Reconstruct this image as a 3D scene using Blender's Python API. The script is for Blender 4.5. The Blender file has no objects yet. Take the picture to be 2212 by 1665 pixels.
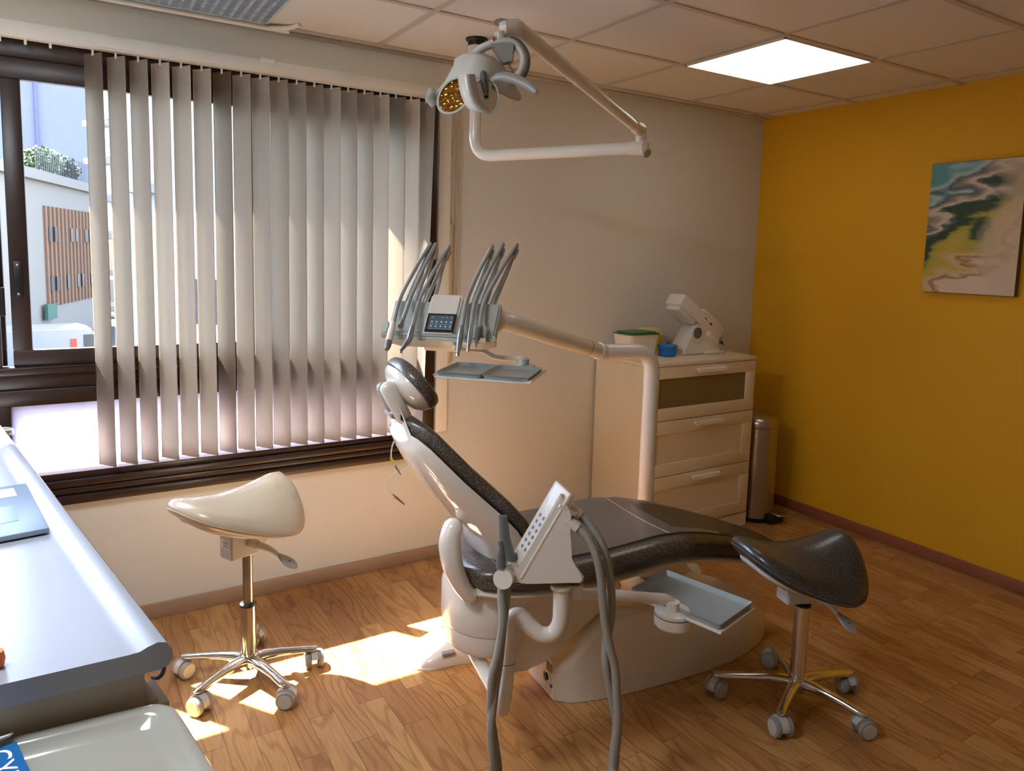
import bpy, bmesh, math, random
from mathutils import Matrix, Vector
import numpy as np
R_ = random.Random(7)
SC = bpy.context.scene
COL = SC.collection

# ------------------------------------------------------------------ camera
CAM = Vector((-3.633, -3.039, 1.476)); YAW, PIT, ROL, FPX, PY = .554, .113, .027, 1560.8, 721.9
def cam_axes():
    cy, sy, cp, sp = math.cos(YAW), math.sin(YAW), math.cos(PIT), math.sin(PIT)
    f = Vector((sy*cp, cy*cp, -sp)); r = Vector((cy, -sy, 0)); u = r.cross(f)
    cr, sr = math.cos(ROL), math.sin(ROL)
    return cr*r+sr*u, -sr*r+cr*u, f
CR, CU, CF = cam_axes()
cam = bpy.data.objects.new('camera', bpy.data.cameras.new('camera')); COL.objects.link(cam)
cam.matrix_world = Matrix(((CR.x, CU.x, -CF.x, CAM.x), (CR.y, CU.y, -CF.y, CAM.y), (CR.z, CU.z, -CF.z, CAM.z), (0, 0, 0, 1)))
cam.data.sensor_width = 36; cam.data.lens = FPX*36/2212; cam.data.shift_y = -(832.5-PY)/2212
cam.data.clip_start = .02; cam.data.clip_end = 300
SC.camera = cam
def ray(x, y): return CF+(x-1106)/FPX*CR-(y-PY)/FPX*CU
def at(x, y, d): return CAM+d*ray(x, y)            # point at forward depth d
def onz(x, y, z): v = ray(x, y); return CAM+v*((z-CAM.z)/v.z)
def ony(x, y, Y): v = ray(x, y); return CAM+v*((Y-CAM.y)/v.y)

# ------------------------------------------------------------------ view, world, sun, lamps
vs = SC.view_settings
vs.view_transform = 'Standard'; vs.look = 'None'; vs.gamma = 1; vs.use_curve_mapping = False
vs.exposure = 2.65
w = bpy.data.worlds.new('world'); SC.world = w; w.use_nodes = True
nt = w.node_tree; nt.nodes.clear()
sky = nt.nodes.new('ShaderNodeTexSky'); sky.sky_type = 'NISHITA'; sky.sun_disc = False
sky.sun_elevation = math.radians(58); sky.sun_rotation = math.radians(-36); sky.air_density = 1.0; sky.dust_density = 1.5
bg = nt.nodes.new('ShaderNodeBackground'); bg.inputs[1].default_value = .42
out = nt.nodes.new('ShaderNodeOutputWorld'); nt.links.new(sky.outputs[0], bg.inputs[0]); nt.links.new(bg.outputs[0], out.inputs[0])
sd = Vector((.72, -1, -1.95)).normalized()
sun = bpy.data.objects.new('sun', bpy.data.lights.new('sun', 'SUN')); COL.objects.link(sun)
sun.data.energy = 18; sun.data.angle = math.radians(.6); sun.data.color = (1, .95, .87)
sun.rotation_euler = sd.to_track_quat('-Z', 'Y').to_euler(); sun.location = (-6, 5, 9)
SC.cycles.max_bounces = 10; SC.cycles.diffuse_bounces = 6; SC.cycles.transparent_max_bounces = 16
SC.cycles.use_denoising = True; SC.cycles.sample_clamp_indirect = 6; SC.cycles.caustics_reflective = False; SC.cycles.caustics_refractive = False
LED_STRENGTH = 1.5

# ------------------------------------------------------------------ materials
def lin(c):
    return tuple(((v/255)/12.92 if v/255 <= .04045 else ((v/255+.055)/1.055)**2.4) for v in c)+(1,)
def mat(name, rgb, rough=.5, metal=0, bump=0, bscale=80, var=0, coat=0, alpha=1, emit=None, estr=1, spec=.5, vscale=6):
    m = bpy.data.materials.new(name); m.use_nodes = True; n = m.node_tree; p = n.nodes['Principled BSDF']
    c = lin(rgb); p.inputs['Base Color'].default_value = c; p.inputs['Roughness'].default_value = rough
    p.inputs['Metallic'].default_value = metal; p.inputs['Coat Weight'].default_value = coat; p.inputs['Specular IOR Level'].default_value = spec
    tc = n.nodes.new('ShaderNodeTexCoord')
    if emit: p.inputs['Emission Color'].default_value = lin(emit); p.inputs['Emission Strength'].default_value = estr
    nz = n.nodes.new('ShaderNodeTexNoise'); nz.inputs['Scale'].default_value = bscale if bump else vscale; nz.inputs['Detail'].default_value = 3
    n.links.new(tc.outputs['Object'], nz.inputs['Vector'])
    if var:
        nv = n.nodes.new('ShaderNodeTexNoise'); nv.inputs['Scale'].default_value = vscale; n.links.new(tc.outputs['Object'], nv.inputs['Vector'])
        mx = n.nodes.new('ShaderNodeMix'); mx.data_type = 'RGBA'
        mx.inputs[6].default_value = tuple(v*(1-var) for v in c[:3])+(1,); mx.inputs[7].default_value = tuple(min(1, v*(1+var)) for v in c[:3])+(1,)
        n.links.new(nv.outputs['Fac'], mx.inputs[0]); n.links.new(mx.outputs[2], p.inputs['Base Color'])
    else:
        mr = n.nodes.new('ShaderNodeMapRange'); mr.inputs[3].default_value = max(0, rough-.03); mr.inputs[4].default_value = min(1, rough+.03)
        n.links.new(nz.outputs['Fac'], mr.inputs[0]); n.links.new(mr.outputs[0], p.inputs['Roughness'])
    if bump:
        b = n.nodes.new('ShaderNodeBump'); b.inputs['Strength'].default_value = bump; b.inputs['Distance'].default_value = .002
        n.links.new(nz.outputs['Fac'], b.inputs['Height']); n.links.new(b.outputs[0], p.inputs['Normal'])
    return m
def thin_glass(name, tint=(1, 1, 1), refl=.06, rough=0.0):
    m = bpy.data.materials.new(name); m.use_nodes = True; n = m.node_tree; n.nodes.clear()
    o = n.nodes.new('ShaderNodeOutputMaterial'); mx = n.nodes.new('ShaderNodeMixShader'); t = n.nodes.new('ShaderNodeBsdfTransparent'); g = n.nodes.new('ShaderNodeBsdfGlossy')
    f = n.nodes.new('ShaderNodeLayerWeight'); f.inputs[0].default_value = .25
    mr = n.nodes.new('ShaderNodeMapRange'); mr.inputs[3].default_value = refl; mr.inputs[4].default_value = min(1, refl*6)
    t.inputs[0].default_value = (*tint, 1); g.inputs['Roughness'].default_value = rough
    n.links.new(f.outputs['Fresnel'], mr.inputs[0]); n.links.new(mr.outputs[0], mx.inputs[0]); n.links.new(t.outputs[0], mx.inputs[1]); n.links.new(g.outputs[0], mx.inputs[2]); n.links.new(mx.outputs[0], o.inputs[0])
    return m
def speckle(name, a, b, rough, scale=420, thr=.6, coat=.5, bump=.15):
    m = mat(name, a, rough, coat=coat); n = m.node_tree; p = n.nodes['Principled BSDF']
    tc = n.nodes.new('ShaderNodeTexCoord'); z = n.nodes.new('ShaderNodeTexNoise'); z.inputs['Scale'].default_value = scale; z.inputs['Detail'].default_value = 1
    n.links.new(tc.outputs['Object'], z.inputs['Vector'])
    r = n.nodes.new('ShaderNodeValToRGB'); r.color_ramp.elements[0].position = thr-.1; r.color_ramp.elements[0].color = lin(a); r.color_ramp.elements[1].position = thr+.12; r.color_ramp.elements[1].color = lin(b)
    n.links.new(z.outputs['Fac'], r.inputs[0]); n.links.new(r.outputs[0], p.inputs['Base Color'])
    bp = n.nodes.new('ShaderNodeBump'); bp.inputs['Strength'].default_value = bump; bp.inputs['Distance'].default_value = .001
    n.links.new(z.outputs['Fac'], bp.inputs['Height']); n.links.new(bp.outputs[0], p.inputs['Normal'])
    p.inputs['Coat Roughness'].default_value = .12
    return m
def floor_mat():
    m = bpy.data.materials.new('wood_floor'); m.use_nodes = True; n = m.node_tree; L = n.links; p = n.nodes['Principled BSDF']
    def N(t, **k):
        x = n.nodes.new(t)
        for a, v in k.items(): setattr(x, a, v)
        return x
    tc = N('ShaderNodeTexCoord'); sep = N('ShaderNodeSeparateXYZ'); L.new(tc.outputs['Object'], sep.inputs[0])
    cmb = N('ShaderNodeCombineXYZ'); L.new(sep.outputs['Y'], cmb.inputs[0]); L.new(sep.outputs['X'], cmb.inputs[1])
    bk = N('ShaderNodeTexBrick'); bk.offset = .37; bk.inputs['Scale'].default_value = 1; bk.inputs['Brick Width'].default_value = .46; bk.inputs['Row Height'].default_value = .082
    bk.inputs['Mortar Size'].default_value = .0007; bk.inputs['Color1'].default_value = (0, 0, 0, 1); bk.inputs['Color2'].default_value = (1, 1, 1, 1); bk.inputs['Mortar'].default_value = (0, 0, 0, 1)
    L.new(cmb.outputs[0], bk.inputs['Vector'])
    # per plank offset
    off = N('ShaderNodeVectorMath', operation='SCALE'); off.inputs['Scale'].default_value = 7.3; L.new(bk.outputs['Color'], off.inputs[0])
    st = N('ShaderNodeMapping'); st.inputs['Scale'].default_value = (9.0, 1.6, 1); L.new(tc.outputs['Object'], st.inputs[0])
    ad = N('ShaderNodeVectorMath', operation='ADD'); L.new(st.outputs[0], ad.inputs[0]); L.new(off.outputs[0], ad.inputs[1])
    nz = N('ShaderNodeTexNoise'); nz.inputs['Scale'].default_value = 1.0; nz.inputs['Detail'].default_value = 1.5; L.new(ad.outputs[0], nz.inputs['Vector'])
    mu = N('ShaderNodeMath', operation='MULTIPLY'); mu.inputs[1].default_value = 62; L.new(nz.outputs['Fac'], mu.inputs[0])
    si = N('ShaderNodeMath', operation='SINE'); L.new(mu.outputs[0], si.inputs[0])
    gr = N('ShaderNodeMapRange'); gr.inputs[1].default_value = -1; gr.inputs[2].default_value = -.3; gr.inputs[3].default_value = 1; gr.inputs[4].default_value = 0; L.new(si.outputs[0], gr.inputs[0])
    # fine fibre
    fb = N('ShaderNodeMapping'); fb.inputs['Scale'].default_value = (160, 6, 1); L.new(tc.outputs['Object'], fb.inputs[0])
    fn = N('ShaderNodeTexNoise'); fn.inputs['Scale'].default_value = 1; fn.inputs['Detail'].default_value = 3; L.new(fb.outputs[0], fn.inputs['Vector'])
    tone = N('ShaderNodeTexWhiteNoise'); tone.noise_dimensions = '3D'; L.new(bk.outputs['Color'], tone.inputs['Vector'])
    ramp = N('ShaderNodeValToRGB'); ramp.color_ramp.elements[0].color = lin((172, 124, 76)); ramp.color_ramp.elements[1].color = lin((200, 156, 100))
    e = ramp.color_ramp.elements.new(.5); e.color = lin((186, 138, 84)); L.new(bk.outputs['Color'], ramp.inputs[0])
    m1 = N('ShaderNodeMix', data_type='RGBA', blend_type='MULTIPLY'); L.new(ramp.outputs[0], m1.inputs[6]); m1.inputs[7].default_value = (.62, .5, .4, 1)
    s1 = N('ShaderNodeMath', operation='MULTIPLY'); s1.inputs[1].default_value = .6; L.new(gr.outputs[0], s1.inputs[0]); L.new(s1.outputs[0], m1.inputs[0])
    m2 = N('ShaderNodeMix', data_type='RGBA', blend_type='MULTIPLY'); L.new(m1.outputs[2], m2.inputs[6]); m2.inputs[7].default_value = (.62, .55, .48, 1)
    fr = N('ShaderNodeMapRange'); fr.inputs[1].default_value = .45; fr.inputs[2].default_value = .75; fr.inputs[4].default_value = .6; L.new(fn.outputs['Fac'], fr.inputs[0]); L.new(fr.outputs[0], m2.inputs[0])
    m3 = N('ShaderNodeMix', data_type='RGBA'); L.new(bk.outputs['Fac'], m3.inputs[0]); L.new(m2.outputs[2], m3.inputs[6]); m3.inputs[7].default_value = lin((90, 55, 30))
    L.new(m3.outputs[2], p.inputs['Base Color']); p.inputs['Roughness'].default_value = .38; p.inputs['Specular IOR Level'].default_value = .4
    b = N('ShaderNodeBump'); b.inputs['Strength'].default_value = .12; b.inputs['Distance'].default_value = .001; L.new(fn.outputs['Fac'], b.inputs['Height']); L.new(b.outputs[0], p.inputs['Normal'])
    return m
def painting_mat():
    m = bpy.data.materials.new('abstract_paint'); m.use_nodes = True; n = m.node_tree; L = n.links; p = n.nodes['Principled BSDF']
    def N(t, **k):
        x = n.nodes.new(t)
        for a, v in k.items(): setattr(x, a, v)
        return x
    tc = N('ShaderNodeTexCoord'); sep = N('ShaderNodeSeparateXYZ')
    nz = N('ShaderNodeTexNoise'); nz.inputs['Scale'].default_value = 6; nz.inputs['Detail'].default_value = 8; nz.inputs['Roughness'].default_value = .42
    mp = N('ShaderNodeMapping'); mp.inputs['Rotation'].default_value = (math.radians(35), 0, 0); mp.inputs['Scale'].default_value = (1, .8, 2.4)
    L.new(tc.outputs['Object'], mp.inputs[0]); L.new(mp.outputs[0], nz.inputs['Vector'])
    L.new(tc.outputs['Object'], sep.inputs[0])
    # object coords: y runs towards the viewer (negative to the picture's right), z up
    a = N('ShaderNodeMath', operation='MULTIPLY'); a.inputs[1].default_value = 1.15; L.new(sep.outputs['Y'], a.inputs[0])
    b = N('ShaderNodeMath', operation='MULTIPLY'); b.inputs[1].default_value = 1.35; L.new(sep.outputs['Z'], b.inputs[0])
    c = N('ShaderNodeMath', operation='ADD'); L.new(a.outputs[0], c.inputs[0]); L.new(b.outputs[0], c.inputs[1])
    d = N('ShaderNodeMath', operation='MULTIPLY_ADD'); d.inputs[1].default_value = .75; d.inputs[2].default_value = -.375; L.new(nz.outputs['Fac'], d.inputs[0])
    e = N('ShaderNodeMath', operation='ADD'); L.new(c.outputs[0], e.inputs[0]); L.new(d.outputs[0], e.inputs[1])
    f = N('ShaderNodeMath', operation='ADD'); f.inputs[1].default_value = .5; L.new(e.outputs[0], f.inputs[0])
    r = N('ShaderNodeValToRGB'); els = r.color_ramp.elements
    stops = [(0, (214, 196, 176)), (.2, (222, 200, 180)), (.26, (150, 110, 50)), (.3, (206, 186, 150)), (.38, (196, 170, 60)), (.47, (170, 160, 60)), (.52, (38, 72, 40)), (.6, (30, 50, 42)), (.66, (90, 100, 90)), (.7, (206, 200, 186)), (.78, (150, 130, 110)), (.84, (60, 96, 120)), (.9, (170, 196, 190)), (1, (80, 150, 160))]
    els[0].position = 0; els[0].color = lin(stops[0][1]); els[1].position = 1; els[1].color = lin(stops[-1][1])
    for q, cc in stops[1:-1]: x = els.new(q); x.color = lin(cc)
    L.new(f.outputs[0], r.inputs[0])
    # second layer of broad strokes: pale sweeps on the viewer's side
    n2 = N('ShaderNodeTexNoise'); n2.inputs['Scale'].default_value = 3.2; n2.inputs['Detail'].default_value = 6
    L.new(mp.outputs[0], n2.inputs['Vector'])
    g = N('ShaderNodeMath', operation='MULTIPLY_ADD'); g.inputs[1].default_value = -1.6; L.new(sep.outputs['Y'], g.inputs[0]); L.new(n2.outputs['Fac'], g.inputs[2])
    mr = N('ShaderNodeMapRange'); mr.inputs[1].default_value = .62; mr.inputs[2].default_value = .78; L.new(g.outputs[0], mr.inputs[0])
    h = N('ShaderNodeMath', operation='MULTIPLY'); h.inputs[1].default_value = .75; L.new(mr.outputs[0], h.inputs[0])
    mx = N('ShaderNodeMix', data_type='RGBA'); L.new(h.outputs[0], mx.inputs[0]); L.new(r.outputs[0], mx.inputs[6]); mx.inputs[7].default_value = lin((206, 186, 160))
    L.new(mx.outputs[2], p.inputs['Base Color']); p.inputs['Roughness'].default_value = .45
    bp = N('ShaderNodeBump'); bp.inputs['Strength'].default_value = .5; bp.inputs['Distance'].default_value = .003; L.new(nz.outputs['Fac'], bp.inputs['Height']); L.new(bp.outputs[0], p.inputs['Normal'])
    return m
def facade_mat():
    m = mat('banded_facade', (225, 215, 200), .8); n = m.node_tree; p = n.nodes['Principled BSDF']
    tc = n.nodes.new('ShaderNodeTexCoord'); wv = n.nodes.new('ShaderNodeTexWave'); wv.bands_direction = 'X'; wv.inputs['Scale'].default_value = .32; wv.inputs['Distortion'].default_value = .4
    n.links.new(tc.outputs['Object'], wv.inputs['Vector'])
    r = n.nodes.new('ShaderNodeValToRGB'); r.color_ramp.elements[0].position = .45; r.color_ramp.elements[0].color = lin((205, 165, 130)); r.color_ramp.elements[1].position = .55; r.color_ramp.elements[1].color = lin((235, 232, 226))
    n.links.new(wv.outputs['Fac'], r.inputs[0]); n.links.new(r.outputs[0], p.inputs['Base Color'])
    return m
def frosted(name, rgb, tr=.75):
    m = bpy.data.materials.new(name); m.use_nodes = True; n = m.node_tree; n.nodes.clear()
    o = n.nodes.new('ShaderNodeOutputMaterial'); mx = n.nodes.new('ShaderNodeMixShader'); t = n.nodes.new('ShaderNodeBsdfTranslucent'); d = n.nodes.new('ShaderNodeBsdfDiffuse')
    t.inputs[0].default_value = lin(rgb); d.inputs[0].default_value = lin(rgb); mx.inputs[0].default_value = 1-tr
    n.links.new(t.outputs[0], mx.inputs[1]); n.links.new(d.outputs[0], mx.inputs[2]); n.links.new(mx.outputs[0], o.inputs[0]); return m

def fabric(name, rgb, tr):
    m = mat(name, rgb, .85, bump=.08, bscale=500); n = m.node_tree; o = n.nodes['Material Output']; p = n.nodes['Principled BSDF']
    mx = n.nodes.new('ShaderNodeMixShader'); t = n.nodes.new('ShaderNodeBsdfTranslucent'); t.inputs[0].default_value = lin(rgb); mx.inputs[0].default_value = tr
    n.links.new(p.outputs[0], mx.inputs[1]); n.links.new(t.outputs[0], mx.inputs[2]); n.links.new(mx.outputs[0], o.inputs[0]); return m
M = dict(
    wall=mat('warm_white_wall', (214, 212, 204), .85, bump=.05, bscale=60),
    yellow=mat('yellow_wall', (226, 170, 20), .7, bump=.05, bscale=60),
    soffit=mat('soffit_white', (238, 237, 226), .7),
    tile=mat('ceiling_tile', (224, 218, 208), .9, bump=.1, bscale=150), tbar=mat('tbar', (198, 188, 174), .6),
    floor=floor_mat(), skirt=mat('skirting_wood', (164, 136, 112), .45, var=.12, vscale=9),
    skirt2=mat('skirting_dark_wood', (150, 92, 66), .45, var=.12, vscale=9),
    frame=mat('brown_frame', (46, 29, 22), .35, spec=.5), blackm=mat('black_plastic', (18, 17, 18), .4),
    slat=fabric('blind_fabric', (192, 184, 171), .06),
    rail=mat('rail_white', (236, 235, 226), .45), glass=thin_glass('clear_glass'), opal=frosted('opal_pane', (206, 202, 214), .85),
    white=mat('white_plastic', (222, 216, 204), .3, coat=.2), gloss=mat('gloss_white_shell', (226, 218, 206), .1, coat=.8),
    enamel=mat('white_enamel', (226, 221, 212), .26, coat=.3), base=mat('chair_cover', (222, 214, 198), .3, coat=.3), greyp=mat('grey_plastic', (150, 150, 146), .35),
    lgrey=mat('light_grey_plastic', (196, 198, 192), .35, coat=.2), dgrey=mat('dark_grey_plastic', (96, 98, 98), .45),
    unit=mat('unit_grey', (170, 178, 172), .35, coat=.2), chrome=mat('chrome', (225, 222, 218), .08, metal=1), steel=mat('brushed_steel', (176, 168, 158), .3, metal=1),
    alu=mat('aluminium', (160, 164, 164), .35, metal=.9), tray=mat('grey_tray', (150, 160, 160), .3, metal=.3), hose=mat('grey_hose', (150, 148, 140), .45),
    vinyl=speckle('speckled_vinyl', (58, 52, 47), (136, 128, 116), .34, scale=300, thr=.6, coat=.35), vinyltop=speckle('brown_vinyl', (84, 76, 68), (112, 102, 92), .34, scale=600, coat=.3, bump=.08),
    gold=mat('champagne_vinyl', (200, 186, 160), .28, coat=.3), darkseat=speckle('dark_vinyl', (40, 38, 38), (100, 98, 94), .3, scale=340, thr=.6, coat=.4),
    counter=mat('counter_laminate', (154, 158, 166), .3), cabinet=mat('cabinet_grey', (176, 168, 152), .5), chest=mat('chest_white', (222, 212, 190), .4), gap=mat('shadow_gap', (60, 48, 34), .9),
    smoked=mat('frosted_glass_front', (120, 104, 72), .3), ltray=mat('cart_plastic', (168, 168, 158), .14, coat=.6),
    green=mat('green_plastic', (60, 110, 60), .35), blue=mat('blue_plastic', (20, 120, 200), .3), yellowp=mat('yellow_plastic', (236, 190, 30), .35), lid=mat('milky_lid', (226, 206, 150), .3),
    bookblue=mat('blue_cover', (20, 104, 170), .4, var=.25, vscale=30), paper=mat('paper', (232, 230, 226), .8), orange=mat('orange_plastic', (240, 120, 30), .4),
    screen=mat('screen_black', (12, 12, 14), .08, coat=.6), icon=mat('screen_icon', (120, 140, 150), .4, emit=(90, 110, 130), estr=.25), lcd=mat('screen_panel', (52, 60, 64), .15, emit=(40, 50, 58), estr=.25),
    mirror=mat('amber_reflector', (200, 150, 70), .05, metal=1), refl2=mat('satin_reflector', (190, 180, 160), .25, metal=1), red=mat('red_print', (160, 60, 60), .4),
    led=mat('led_diffuser', (255, 252, 245), .5, emit=(255, 250, 240), estr=1), fill_led=mat('fill_panel_diffuser', (255, 252, 245), .5, emit=(238, 244, 255), estr=5.5), louvre=mat('louvre_aluminium', (190, 204, 216), .5, metal=.2),  # the stronger, cooler diffuser glows for the added unseen fill panel
    paint=painting_mat(), canvas=mat('canvas_edge', (90, 84, 60), .8, var=.5, vscale=30), cord=mat('cord', (198, 176, 140), .6), cable=mat('blue_grey_cable', (70, 84, 110), .4),
    cover=thin_glass('clear_foot_cover', (.8, .77, .7), .07, .12), cup=thin_glass('clear_plastic', (.9, .92, .92), .1, .1), ink=mat('ink', (60, 60, 62), .6), inkb=mat('blue_ink', (110, 130, 160), .6), silver=mat('laptop_silver', (150, 166, 186), .35, metal=.4),
    farwall=mat('far_wall', (112, 116, 138), .9, var=.06, vscale=.3), office=mat('office_render', (122, 116, 108), .8), bright=mat('white_render', (150, 150, 148), .8), asphalt=mat('asphalt', (60, 60, 64), .9), leaf=mat('leaf', (52, 74, 36), .8, var=.4, vscale=3), leaf2=mat('dark_leaf', (26, 46, 34), .8, var=.4, vscale=3),
    winglass=mat('far_window', (34, 40, 50), .2), signg=mat('green_sign', (30, 80, 70), .5), vanw=mat('van_white', (124, 128, 136), .3), carb=mat('car_blue', (30, 60, 120), .3), tail=mat('tail_lamp', (170, 50, 40), .3),
    wood2=mat('wood_strip', (190, 165, 130), .6), label_grey=mat('label_grey', (130, 124, 112), .6), greenled=mat('green_switch', (10, 70, 50), .3))
for k in ('led',): M[k].node_tree.nodes['Principled BSDF'].inputs['Emission Strength'].default_value = .42
n = M['mirror'].node_tree; tc = n.nodes.new('ShaderNodeTexCoord'); v = n.nodes.new('ShaderNodeTexVoronoi'); v.inputs['Scale'].default_value = 90; bp = n.nodes.new('ShaderNodeBump'); bp.inputs['Strength'].default_value = .8; bp.inputs['Distance'].default_value = .004
n.links.new(tc.outputs['Object'], v.inputs['Vector']); n.links.new(v.outputs['Distance'], bp.inputs['Height']); n.links.new(bp.outputs[0], n.nodes['Principled BSDF'].inputs['Normal'])

# ------------------------------------------------------------------ building helpers
WM = {}
def link_obj(name, me, parent):
    o = bpy.data.objects.new(name, me); COL.objects.link(o)
    if parent is not None: o.parent = parent
    return o
def obj(name, bm, m, parent=None, smooth=True, angle=35, origin=None, label=None):
    me = bpy.data.meshes.new(name)
    bmesh.ops.recalc_face_normals(bm, faces=bm.faces)
    base = Matrix.Identity(4)
    if parent is not None: base = WM[parent.name]
    elif origin is not None: base = Matrix.Translation(origin)
    bm.transform(base.inverted()); bm.to_mesh(me); bm.free()
    for mm in (m if isinstance(m, (list, tuple)) else [m]): me.materials.append(mm)
    if smooth:
        me.polygons.foreach_set('use_smooth', [True]*len(me.polygons)); me.set_sharp_from_angle(angle=math.radians(angle))
    o = link_obj(name, me, parent)
    if parent is None and origin is not None: o.location = origin
    WM[o.name] = base
    if label: o['label'] = label
    return o
def tag(o, label, cat, group=None, kind=None):
    if label: o['label'] = label
    if cat: o['category'] = cat
    if group: o['group'] = group
    if kind: o['kind'] = kind
    return o
def thing(name, label, cat, loc=(0, 0, 0), rz=0, group=None):
    o = link_obj(name, None, None); o.location = loc; o.rotation_euler = (0, 0, rz)
    WM[o.name] = Matrix.Translation(Vector(loc)) @ Matrix.Rotation(rz, 4, 'Z')
    return tag(o, label, cat, group)
def struct(name, bm, m, **k): o = obj(name, bm, m, **k); o['kind'] = 'structure'; return o
def B(): return bmesh.new()
I4 = Matrix.Identity(4)
def box(bm, lo, hi, X=I4, bev=0, seg=2, mi=0):
    lo, hi = Vector(lo), Vector(hi)
    r = bmesh.ops.create_cube(bm, size=1); vs_ = r['verts']
    for v in vs_: v.co = Vector(((lo[i]+hi[i])/2+v.co[i]*(hi[i]-lo[i])) for i in range(3))
    fs = set(f for v in vs_ for f in v.link_faces)
    if bev:
        es = list(set(e for v in vs_ for e in v.link_edges))
        rr = bmesh.ops.bevel(bm, geom=es, offset=bev, segments=seg, affect='EDGES', profile=.5)
        vs_ = list(set(v for f in rr['faces'] for v in f.verts) | set(v for v in vs_ if v.is_valid)); fs = set(f for v in vs_ for f in v.link_faces)
    for f in fs: f.material_index = mi
    for v in vs_: v.co = X @ v.co
    return bm
def catmull(pts, n=8):
    pts = [Vector(p) for p in pts]; P = [pts[0]*2-pts[1]]+pts+[pts[-1]*2-pts[-2]]; o = []
    for i in range(1, len(P)-2):
        for k in range(n):
            t = k/n; a, b, c, d = P[i-1], P[i], P[i+1], P[i+2]
            o.append(.5*((2*b)+(-a+c)*t+(2*a-5*b+4*c-d)*t*t+(-a+3*b-3*c+d)*t**3))
    return o+[pts[-1]]
def fillet(pts, r, n=8):
    pts = [Vector(p) for p in pts]; o = [pts[0]]
    for i in range(1, len(pts)-1):
        a, b, c = pts[i-1], pts[i], pts[i+1]; u = (a-b); v = (c-b)
        rr = min(r, u.length*.49, v.length*.49); p0 = b+u.normalized()*rr; p1 = b+v.normalized()*rr
        for k in range(n+1):
            t = k/n; o.append((1-t)**2*p0+2*t*(1-t)*b+t*t*p1)
    return o+[pts[-1]]
def tube(bm, pts, r, seg=16, X=I4, flat=None, mi=0, cap='flat'):
    pts = [Vector(p) for p in pts]; n = len(pts); rr = r if isinstance(r, (list, tuple)) else [r]*n
    pts2, r2 = pts, rr
    if cap == 'round':
        d0 = (pts[0]-pts[1]).normalized(); d1 = (pts[-1]-pts[-2]).normalized()
        a = [(math.cos(t), math.sin(t)) for t in (math.radians(80), math.radians(55), math.radians(28))]
        mn = lambda q: min(q) if isinstance(q, tuple) else q
        ml = lambda q, c: (q[0]*c, q[1]*c) if isinstance(q, tuple) else q*c
        pts2 = [pts[0]+d0*mn(rr[0])*s for c, s in a]+pts+[pts[-1]+d1*mn(rr[-1])*s for c, s in reversed(a)]
        r2 = [ml(rr[0], c) for c, s in a]+list(rr)+[ml(rr[-1], c) for c, s in reversed(a)]
    rings = []; prev = None
    for i, q in enumerate(pts2):
        d = (pts2[min(i+1, len(pts2)-1)]-pts2[max(i-1, 0)]); d = d.normalized() if d.length > 1e-9 else Vector((0, 0, 1))
        if prev is None: a = d.orthogonal().normalized() if flat is None else (Vector(flat)-d*Vector(flat).dot(d)).normalized()
        else: a = (prev-d*prev.dot(d)).normalized()
        prev = a; b = d.cross(a); ring = []
        rx, ry = (r2[i] if isinstance(r2[i], tuple) else (r2[i], r2[i]))
        for k in range(seg):
            t = 2*math.pi*k/seg; ring.append(bm.verts.new(X @ (q+a*rx*math.cos(t)+b*ry*math.sin(t))))
        rings.append(ring)
    for i in range(len(rings)-1):
        for k in range(seg):
            f = bm.faces.new((rings[i][k], rings[i][(k+1) % seg], rings[i+1][(k+1) % seg], rings[i+1][k])); f.material_index = mi
    for rg in (rings[0], rings[-1]):
        f = bm.faces.new(rg); f.material_index = mi
    return bm
def loft(bm, rings, X=I4, cap=True, mi=0, closed=True):
    R = [[bm.verts.new(X @ Vector(p)) for p in r] for r in rings]; n = len(R[0])
    for i in range(len(R)-1):
        for k in range(n if closed else n-1):
            f = bm.faces.new((R[i][k], R[i][(k+1) % n], R[i+1][(k+1) % n], R[i+1][k])); f.material_index = mi
    if cap:
        for rg in (R[0], R[-1]):
            f = bm.faces.new(rg); f.material_index = mi
    return bm
def lathe(bm, prof, c=(0, 0, 0), X=I4, seg=32, mi=0):
    c = Vector(c)
    return loft(bm, [[c+Vector((max(r, 1e-5)*math.cos(2*math.pi*k/seg), max(r, 1e-5)*math.sin(2*math.pi*k/seg), z)) for k in range(seg)] for r, z in prof], X, mi=mi)
def prism(bm, poly, a, b, X=I4, mi=0, bev=0):
    """poly: list of (x, z); extruded along y from a to b"""
    n0 = [bm.verts.new(Vector((x, a, z))) for x, z in poly]; n1 = [bm.verts.new(Vector((x, b, z))) for x, z in poly]; k = len(poly); fs = []
    for i in range(k): fs.append(bm.faces.new((n0[i], n0[(i+1) % k], n1[(i+1) % k], n1[i])))
    c0 = bm.faces.new(n0); c1 = bm.faces.new(n1); vs_ = n0+n1; fs += [c0, c1]
    if bev:
        es = list(set(list(c0.edges)+list(c1.edges)))
        rr = bmesh.ops.bevel(bm, geom=es, offset=bev, segments=3, affect='EDGES')
        vs_ = list(set(v for v in n0+n1 if v.is_valid) | set(v for f in rr['faces'] for v in f.verts))
    for f in set(f for v in vs_ for f in v.link_faces): f.material_index = mi
    for v in vs_: v.co = X @ v.co
    return bm
def frame_of(origin, xdir, ydir):
    x = Vector(xdir).normalized(); y = Vector(ydir); y = (y-x*y.dot(x)).normalized(); z = x.cross(y); o = Vector(origin)
    return Matrix(((x.x, y.x, z.x, o.x), (x.y, y.y, z.y, o.y), (x.z, y.z, z.z, o.z), (0, 0, 0, 1)))
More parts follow.
